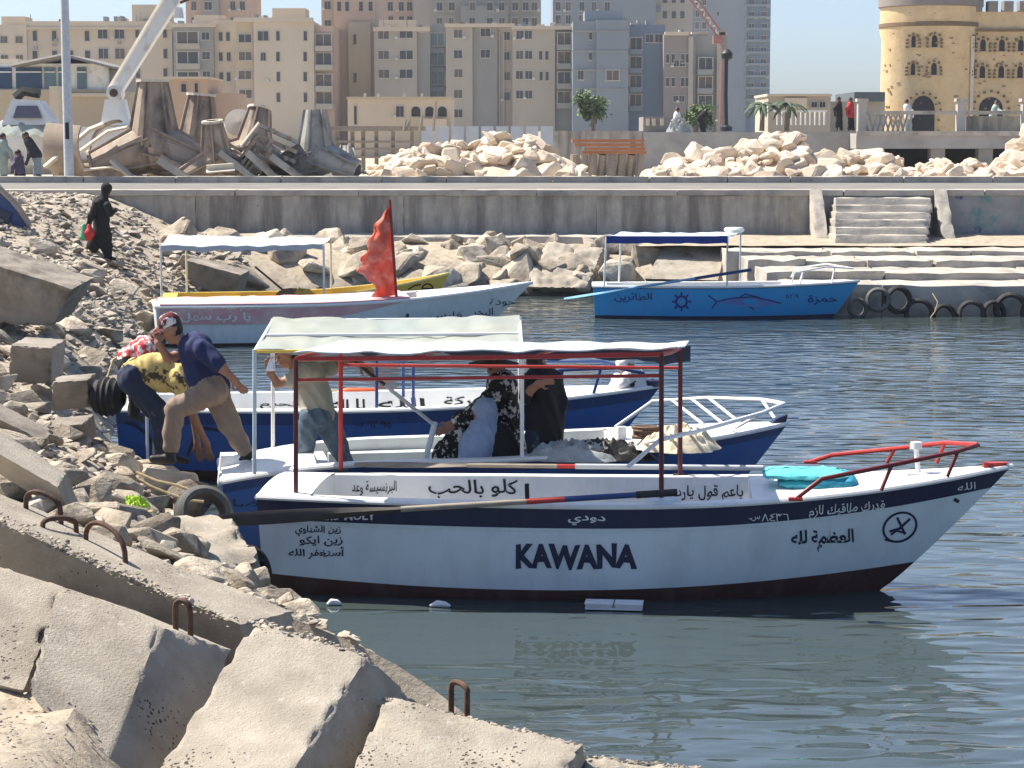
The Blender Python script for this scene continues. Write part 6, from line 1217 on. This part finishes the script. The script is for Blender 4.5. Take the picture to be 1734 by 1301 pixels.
# seated woman in blue headscarf
j = J(21.35); j.head((820, 702, 0), (-.2, .9, -.1), 0, 1, .09); j.c((822, 693, 0), (823, 706, .02), .108, .104, 1).c((824, 712, 0), (820, 724, -.02), .085, .10, 1).c((818, 730, -.03), (808, 756, -.05), .135, .165, 1).c((808, 756, -.05), (802, 798, -.06), .165, .17, 1, (0, 1, 0), .75).c((848, 742, .02), (862, 800, .02), .13, .20, 2).c((835, 740, .05), (845, 800, .06), .15, .2, 2)
j.c((800, 760, -.15), (792, 796, -.16), .03, .04, 1).c((815, 755, -.18), (812, 796, -.19), .028, .035, 1)
j.build('seated woman seen from behind in blue headscarf and black robe', [SKIN, HIJ, BLK, SHOE, BLK], .013, .035)
# standing figure in black
j = J(21.35); j.head((908, 613, 0), (.3, .9, -.1), 0, 4); j.c((910, 624), (914, 634), .06, .07, 0); j.c((906, 643, -.05), (934, 643, .05), .10, .10, 1).c((918, 646), (920, 690), .165, .17, 1).c((920, 690), (922, 738), .17, .185, 1).chain([(900, 640, -.12), (890, 672, -.2)], [.075, .06], 1).chain([(892, 668, -.2), (912, 650, -.28)], [.045, .035], 0).hand((910, 651, -.28), (925, 646, -.28), 0, (0, 0, -.3)).chain([(938, 642, 0), (950, 680, .02), (948, 720, 0)], [.075, .06, .045], 1)
for dx, dy in ((-10, -.06), (10, .06)): j.chain([(920 + dx, 740, dy), (920 + dx * .8, 775, dy), (920 + dx * .7, 812, dy)], [.12, .095, .065], 2).c((920 + dx * .7, 816, dy), (920 + dx * 1.8, 818, dy - .04), .045, .036, 3)
j.build('figure dressed in black standing with folded arm by the white pole', [SKIN, BLK, JEANSD, SHOE, HAIR], .014)
# person in white seated on the third boat's bow
j = J(26.4); j.head((1060, 622, 0), (-.5, -.6, -.6), 0, 1, .1); j.c((1064, 632), (1068, 638), .06, .08, 0); j.c((1072, 642, 0), (1078, 656, 0), .15, .16, 1).c((1068, 637, -.1), (1072, 637, .12), .09, .09, 1).chain([(1062, 640, -.17), (1052, 652, -.2), (1040, 655, -.12)], [.07, .055, .04], 1).chain([(1076, 660, -.04), (1046, 646, -.06), (1038, 662, -.06)], [.10, .075, .055], 1).chain([(1076, 660, .1), (1046, 644, .12), (1036, 662, .12)], [.10, .075, .055], 1).c((1040, 664, -.06), (1028, 666, -.06), .035, .03, 3).c((1080, 634, -.1), (1070, 655, -.16), .02, .02, 3)
j.build('person in white clothes and cap sitting on the blue bow', [SKIN, WHT, BLK, SHOE, HAIR], .017)
# woman in black walking on the bank, and her bag
j = J(50.0); j.head((180, 322, 0), (.9, -.3, -.5), 4, 4, .105); j.c((176, 332), (174, 340), .09, .13, 4).c((172, 345, 0), (172, 372, 0), .18, .17, 1).c((172, 372), (172, 396), .17, .20, 1).c((164, 346, -.05), (176, 346, .05), .12, .12, 1).chain([(163, 346, -.2), (155, 365, -.22), (150, 382, -.2)], [.09, .07, .05], 1).chain([(182, 348, -.2), (186, 362, -.25), (196, 356, -.25)], [.085, .06, .045], 1).c((196, 356, -.25), (199, 355, -.25), .04, .03, 0)
j.chain([(168, 398, 0), (158, 416, 0), (150, 426, 0)], [.16, .13, .09], 1).chain([(178, 398, 0), (180, 418, 0), (183, 434, 0)], [.15, .13, .08], 1).c((150, 428, 0), (156, 430, -.1), .05, .045, 3).c((184, 436, 0), (194, 439, -.12), .05, .045, 3)
j.build('woman in black robe and headscarf walking over stones, looking at her phone', [SKIN, BLK, BLK, SHOE, BLK], .026, .06)
pb = atY(148, 386, 49.75); o = empty('carrier_bag', pb - V3((0, 0, .35)), 0, 'red and green plastic bag carried by the woman in black', 'bag'); q = J(49.75)
for nm, m_, dx, w_ in (('red_side', M('red_plastic', (.55, .03, .03), .5, .2, 8, .4, .01), 3, 9), ('green_side', M('green_plastic', (.10, .40, .20), .5, .2, 8, .4, .01), -6, 4)):
    V, Q, mi = sdf_mesh([(q.p((148 + dx, 382)), q.p((148 + dx, 396)), .05, .13 if w_ > 5 else .07, 0), (q.p((148 + dx, 396)), q.p((147 + dx, 402)), .13 if w_ > 5 else .07, .09, 0)], .03, .03)
    mb = MB(); mb.add(V.tolist(), Q.tolist()); mb.build(nm, m_, o, True, fix=False)
MB().tube([pb + V3((0, 0, -.02)), pb + V3((.02, 0, .1))], .012, 5).build('handle', MATS['red_plastic'], o)
# small figures on the pier and the far platform
def small(label, Y, head, hips, feet, top, bot, arms=(), skin=SKIND, res=.04, w_=.17, hairm=HAIR):
    j = J(Y); j.head(head, (0, -1, -.2), 0, 4, .11); sh = (lerp(head[0], hips[0], .28), lerp(head[1], hips[1], .28)); j.c(head, sh, .07, .1, 0).c((sh[0], sh[1], 0), hips, w_ * .95, w_, 1).c((sh[0], sh[1], -.1), (sh[0], sh[1], .1), .11, .11, 1)
    for ft in feet: j.chain([hips, (lerp(hips[0], ft[0], .5), lerp(hips[1], ft[1], .5)), ft], [.14, .1, .07], 2).c(ft, (ft[0] + 1, ft[1] + 1, -.12), .06, .05, 3)
    for a in arms: j.chain([sh, a[0], a[1]], [.09, .065, .045], 1).c(a[1], (a[1][0], a[1][1] + 1), .045, .04, 0)
    return j.build(label, [skin, top, bot, SHOE, hairm], res, .06)
small('man in dark jacket and pale jeans stooping by the lamp post', 73, (43, 232), (62, 262), [(66, 298), (60, 298)], fab('dark_jacket', (.03, .03, .04)), fab('pale_jeans', (.22, .27, .30)), [((50, 262, -.2), (44, 278, -.2))])
small('man in grey green clothes beside the stooping man', 73, (4, 234), (6, 264), [(2, 299), (9, 299)], GRN, GRN, [((18, 258, -.2), (20, 272, -.25))])
small('crouching worker in purple blue behind the low kerb', 73.6, (30, 262), (34, 288), [(28, 300), (40, 300)], fab('purple_blue_top', (.08, .07, .14)), BLK, [((22, 282, -.2), (20, 292, -.2))])
small('man in white shirt seated on the far platform edge', 104.5, (1147, 188), (1146, 212), [(1150, 222), (1141, 222)], WHT, GRN, [((1140, 205, -.2), (1150, 210, -.2))], res=.05)
small('man in dark clothes bending over on the far platform', 104.5, (1196, 190), (1186, 200), [(1190, 226), (1194, 226)], BLK, BLK, [((1203, 196, -.2), (1204, 206, -.2))], res=.05)
small('person in dark top and white shorts standing beside the long shed', 105, (1420, 170), (1421, 196), [(1416, 219), (1425, 219)], BLK, BLK, [((1413, 184, -.2), (1414, 196, -.2))], res=.05)
small('person in red top standing beside the concrete post', 105, (1440, 171), (1441, 196), [(1438, 219), (1445, 219)], REDT, BLK, [((1434, 184, -.2), (1435, 196, -.2))], res=.05)
small('person in pale clothes in front of the tower archway', 104, (1535, 174), (1538, 198), [(1534, 224), (1543, 224)], WHT, GRN, [((1545, 188, -.2), (1546, 198, -.2))], res=.05)
small('person leaning on the balustrade before the annex archway', 104, (1688, 176), (1680, 200), [(1678, 224), (1684, 224)], GRN, BLK, [((1696, 190, -.4), (1702, 188, -.4))], res=.05)
p = atY(1150, 217, 104.2); bundle('grey_sack', 'plump grey sack in front of the seated man', 'sack', p - V3((0, 0, .3)), (.5, .3, .4), [fab('grey_sacking', (.34, .36, .33))], 31, 6, .9, .06)

# ------------------------------------------------------------------ tyres, fenders and litter
def tyre(label, c, r, axis=(0, -1, 0), wd=.16, mat=BLACK, group='old tyres hung along the quay', th=.32):
    o = empty('tyre', c, 0, label, 'tyre', group); q = V3(axis).to_track_quat('Z', 'Y').to_matrix(); ri = r * (1 - th)
    MB().lathe([(ri, -wd * .42), (lerp(ri, r, .45), -wd * .52), (r * .97, -wd * .36), (r, -wd * .2), (r, wd * .2), (r * .97, wd * .36), (lerp(ri, r, .45), wd * .52), (ri, wd * .42), (ri * 1.04, 0), (ri, -wd * .42)], c, 26, 0, q).build('casing', mat, o, True)
    for zz in (-.12, .12): MB().lathe([(r * 1.0, wd * (zz - .05)), (r * 1.02, wd * (zz - .03)), (r * 1.02, wd * (zz + .03)), (r * 1.0, wd * (zz + .05))], c, 26, 0, q).build('tread_band', mat, o, True)
    return o
GREYT = M('sunbleached_rubber', (.10, .10, .095), .85, .3, 8, .3, .006)
tl = [(1452, 522, .24, GREYT, 'thin grey tyre ring at the bow of the bright blue boat'), (1487, 508, .29, GREYT, 'grey tyre half hidden between two larger tyres at the blue bow'), (1521, 508, .33, BLACK, 'tyre with a pale worn rim hung highest on the quay'), (1556, 530, .34, BLACK, 'black tyre low by the water beside the pale rimmed one'), (1598, 536, .30, BLACK, 'sunken black tyre under a dangling rope'), (1645, 532, .33, BLACK, 'upright black tyre between the roped tyre and the slanted pair'), (1682, 530, .30, BLACK, 'black tyre leaning against the widest tyre'), (1712, 524, .40, BLACK, 'widest black tyre on the stepped quay'), (1752, 530, .34, BLACK, 'black tyre past the widest one')]
for i, (px, py, r, m_, lb) in enumerate(tl): tyre(lb, atY(px, py, 49.1 - .03 * (i % 2)), r, (.15 * (-1) ** i, -1, .12), .2, m_)
o = empty('rope_line', atY(1580, 498, 49), 0, 'pale rope dangling over the sunken tyre', 'rope'); MB().tube([atY(*p) for p in ((1579, 497, 49.1), (1588, 512, 48.95), (1583, 528, 48.9), (1574, 540, 48.85), (1562, 543, 48.8))], .016, 5).build('strand', ROPE, o, True)
c = atY(182, 672, 23.6); o = empty('fender', c, 0, 'black ribbed rubber fender hanging at the rocks by the blue stern', 'fender'); q = Matrix.Rotation(R(90), 3, 'Y') @ Matrix.Rotation(R(8), 3, 'X')
prof = []
for k in range(13): t = -1 + k / 6; prof.append((.215 * math.sqrt(max(.1, 1 - abs(t * .92) ** 2.4)) * (1 + .045 * (-1) ** k), t * .19))
MB().lathe(prof, c, 24, 0, q).build('body', BLACK, o, True); MB().tube([c + V3((0, 0, .2)), c + V3((.05, .1, .4)), c + V3((.12, .3, .45))], .015, 6).build('lashing', ROPE, o)
tyre('grey half buried tyre between the stones and the dark blue stern', atY(345, 872, 19.7), .28, (.45, -.8, .45), .2, GREYT, None); tyre('black tyre wedged between the stones and the white hull', atY(418, 975, 18.3), .27, (.75, -.5, .2), .18, BLACK, None); tyre('lowest black tyre by the waterline at the white stern', atY(452, 1022, 17.8), .16, (.5, -.8, .3), .14, GREYT, None)
def rockx(px, py, Y, sx, sy, sz, seed, rz=0.3): # a chosen boulder, top at the pixel
    p = atY(px, py, Y); return link_obj('rock', SHR[seed % len(SHR)], shore, (p.x, p.y, p.z - sz * max(v.co.z for v in SHR[seed % len(SHR)].vertices)), (0, 0, rz), (sx, sy, sz))
for a in ((272, 786, 21.15, .95, .7, .85, 3), (262, 783, 21.9, .9, .7, .9, 6), (330, 822, 20.9, .6, .5, .5, 4), (300, 800, 21.6, .6, .5, .7, 9), (240, 778, 22.0, .6, .6, .6, 5), (205, 770, 22.6, .7, .6, .5, 8), (320, 812, 20.9, .6, .5, .5, 1), (240, 838, 18.6, .55, .5, .4, 2), (180, 852, 18.8, .6, .5, .45, 9), (115, 790, 17.2, .5, .45, .4, 6), (395, 915, 18.4, .5, .45, .35, 7), (345, 945, 17.0, .5, .5, .4, 10), (372, 985, 16.2, .45, .4, .4, 11), (410, 1000, 16.9, .4, .35, .4, 12), (285, 985, 15.2, .5, .5, .3, 4), (158, 428, 50, .9, .6, .4, 2), (190, 442, 49.7, .8, .6, .4, 5)): rockx(*a)
rb = random.Random(77)                                     # boulder bank below the pier wall
for i in range(85):
    px = rb.uniform(275, 1095) if i > 24 else 280 + i * 33; s = rb.random(); Y = lerp(55.9, 58.9, s); sz = rb.uniform(.8, 1.75) * lerp(1, .75, s)
    x = xat(px, Y); put_rock(SHR, shore, (x, Y, .22 + 1.08 * s), sz, rb, (1.1, .9, 1.1), .7)
wt = random.Random(41)
for i in range(26):
    Y = wt.uniform(15.2, 23.0); x = interp(Y, [q[1] for q in SHORE[:13]], [q[0] for q in SHORE[:13]]) + wt.uniform(-.12, .12); s = wt.uniform(.18, .42); put_rock(WETM, shore, (x, Y, wt.uniform(0, .22)), s, wt, (1.1, 1, .9), .5)
for i in range(16):
    x = wt.uniform(-6.5, 5); put_rock(WETM, shore, (x, 55.6 + wt.uniform(-.2, .3) + .05 * x, .1), wt.uniform(.6, 1.2), wt, (1.2, 1, .7), .4)
bundle('black_sheeting', 'torn black sheeting caught between the stones and the white stern', 'sheeting', atY(408, 948, 18.4), (.17, .13, .06), [M('black_sheet', (.02, .02, .022), .45, .3, 8, .5, .01)], 51, 5)
o = bundle('green_litter', 'bright green crumpled plastic on the stones', 'litter', atY(228, 856, 17.8), (.12, .08, .05), [M('lime_plastic', (.35, .55, .03), .5, .2, 10, .4, .01)], 14, 6, .6, .015)
for i, (lb, a, b_, c_) in enumerate((('mooring rope sagging from the stones to the dark blue stern', (218, 802, 20.3), (290, 838, 20.2), (345, 850, 20.2)), ('second mooring rope lying just above the first', (230, 800, 20.6), (300, 822, 20.5), (350, 835, 20.5)), ('thin line stretched over the flat ledge', (120, 868, 18.0), (200, 862, 17.9), (260, 866, 17.7)))):
    p0, p1, p2 = atY(*a), atY(*b_), atY(*c_); o = empty('mooring_rope', p0, 0, lb, 'rope'); MB().tube([p0, lerp(p0, p1, .5) - V3((0, 0, .02)), p1, lerp(p1, p2, .5) - V3((0, 0, .02)), p2], .014, 6).build('strand', ROPE, o, True)
FOAM = M('white_foam', (.74, .76, .78), .6, .08, 10, .2, .004)
c = atZ(1040, 1026, .03); o = empty('foam_tray', c, R(-6), 'white foam tray floating beside the maroon waterline', 'litter'); mb = MB()
for s in (-1, 1): mb.hexa([V3((s * .13 + dx * k, dy * k, z)) for z, k in ((-.02, .8), (.035, 1)) for dx, dy in ((-.125, -.1), (.125, -.1), (.125, .1), (-.125, .1))])
mb.build('lid', FOAM, o, False, True); MB().box((0, 0, -.01), (.5, .17, .02)).build('base', FOAM, o, False, True)
for i, (px, py, ln) in enumerate(((745, 1026, .09), (565, 1023, .06))):
    c = atZ(px, py, .015); o = empty('plastic_scrap', c, R(20 * i), ('longer pale plastic scrap floating under the wall lettering', 'small pale plastic scrap floating near the white stern')[i], 'litter', 'floating plastic scraps'); MB().tube([(-ln, 0, .0), (-ln * .3, .02, .015), (ln * .5, 0, .012), (ln, -.01, 0)], [.01, .03, .028, .012], 8).build('film', FOAM, o, True, True)
c = atY(858, 438, 57.2); o = empty('white_basin', c, 0, 'upturned white basin among the dark boulders', 'basin'); MB().lathe([(0, .1), (.2, .09), (.3, 0), (.33, -.01), (.33, -.03), (.28, -.02)], c, 18, 0, Matrix.Rotation(R(35), 3, 'X')).build('shell', FOAM, o, True)
# ------------------------------------------------------------------ sea air between the harbour and the town
hz = bpy.data.materials.new('sea_haze'); hz.use_nodes = True; t = hz.node_tree; t.nodes.remove(t.nodes['Principled BSDF'])
pv = t.nodes.new('ShaderNodeVolumePrincipled'); pv.inputs['Color'].default_value = (.86, .93, 1.0, 1); pv.inputs['Density'].default_value = .00025; pv.inputs['Anisotropy'].default_value = .2
t.links.new(pv.outputs[0], t.nodes['Material Output'].inputs['Volume'])
tag(MB().bb(-900, 900, -40, 1000, -2.5, 160).build('haze', hz), 'pale sea haze filling the air', None, None, 'stuff')
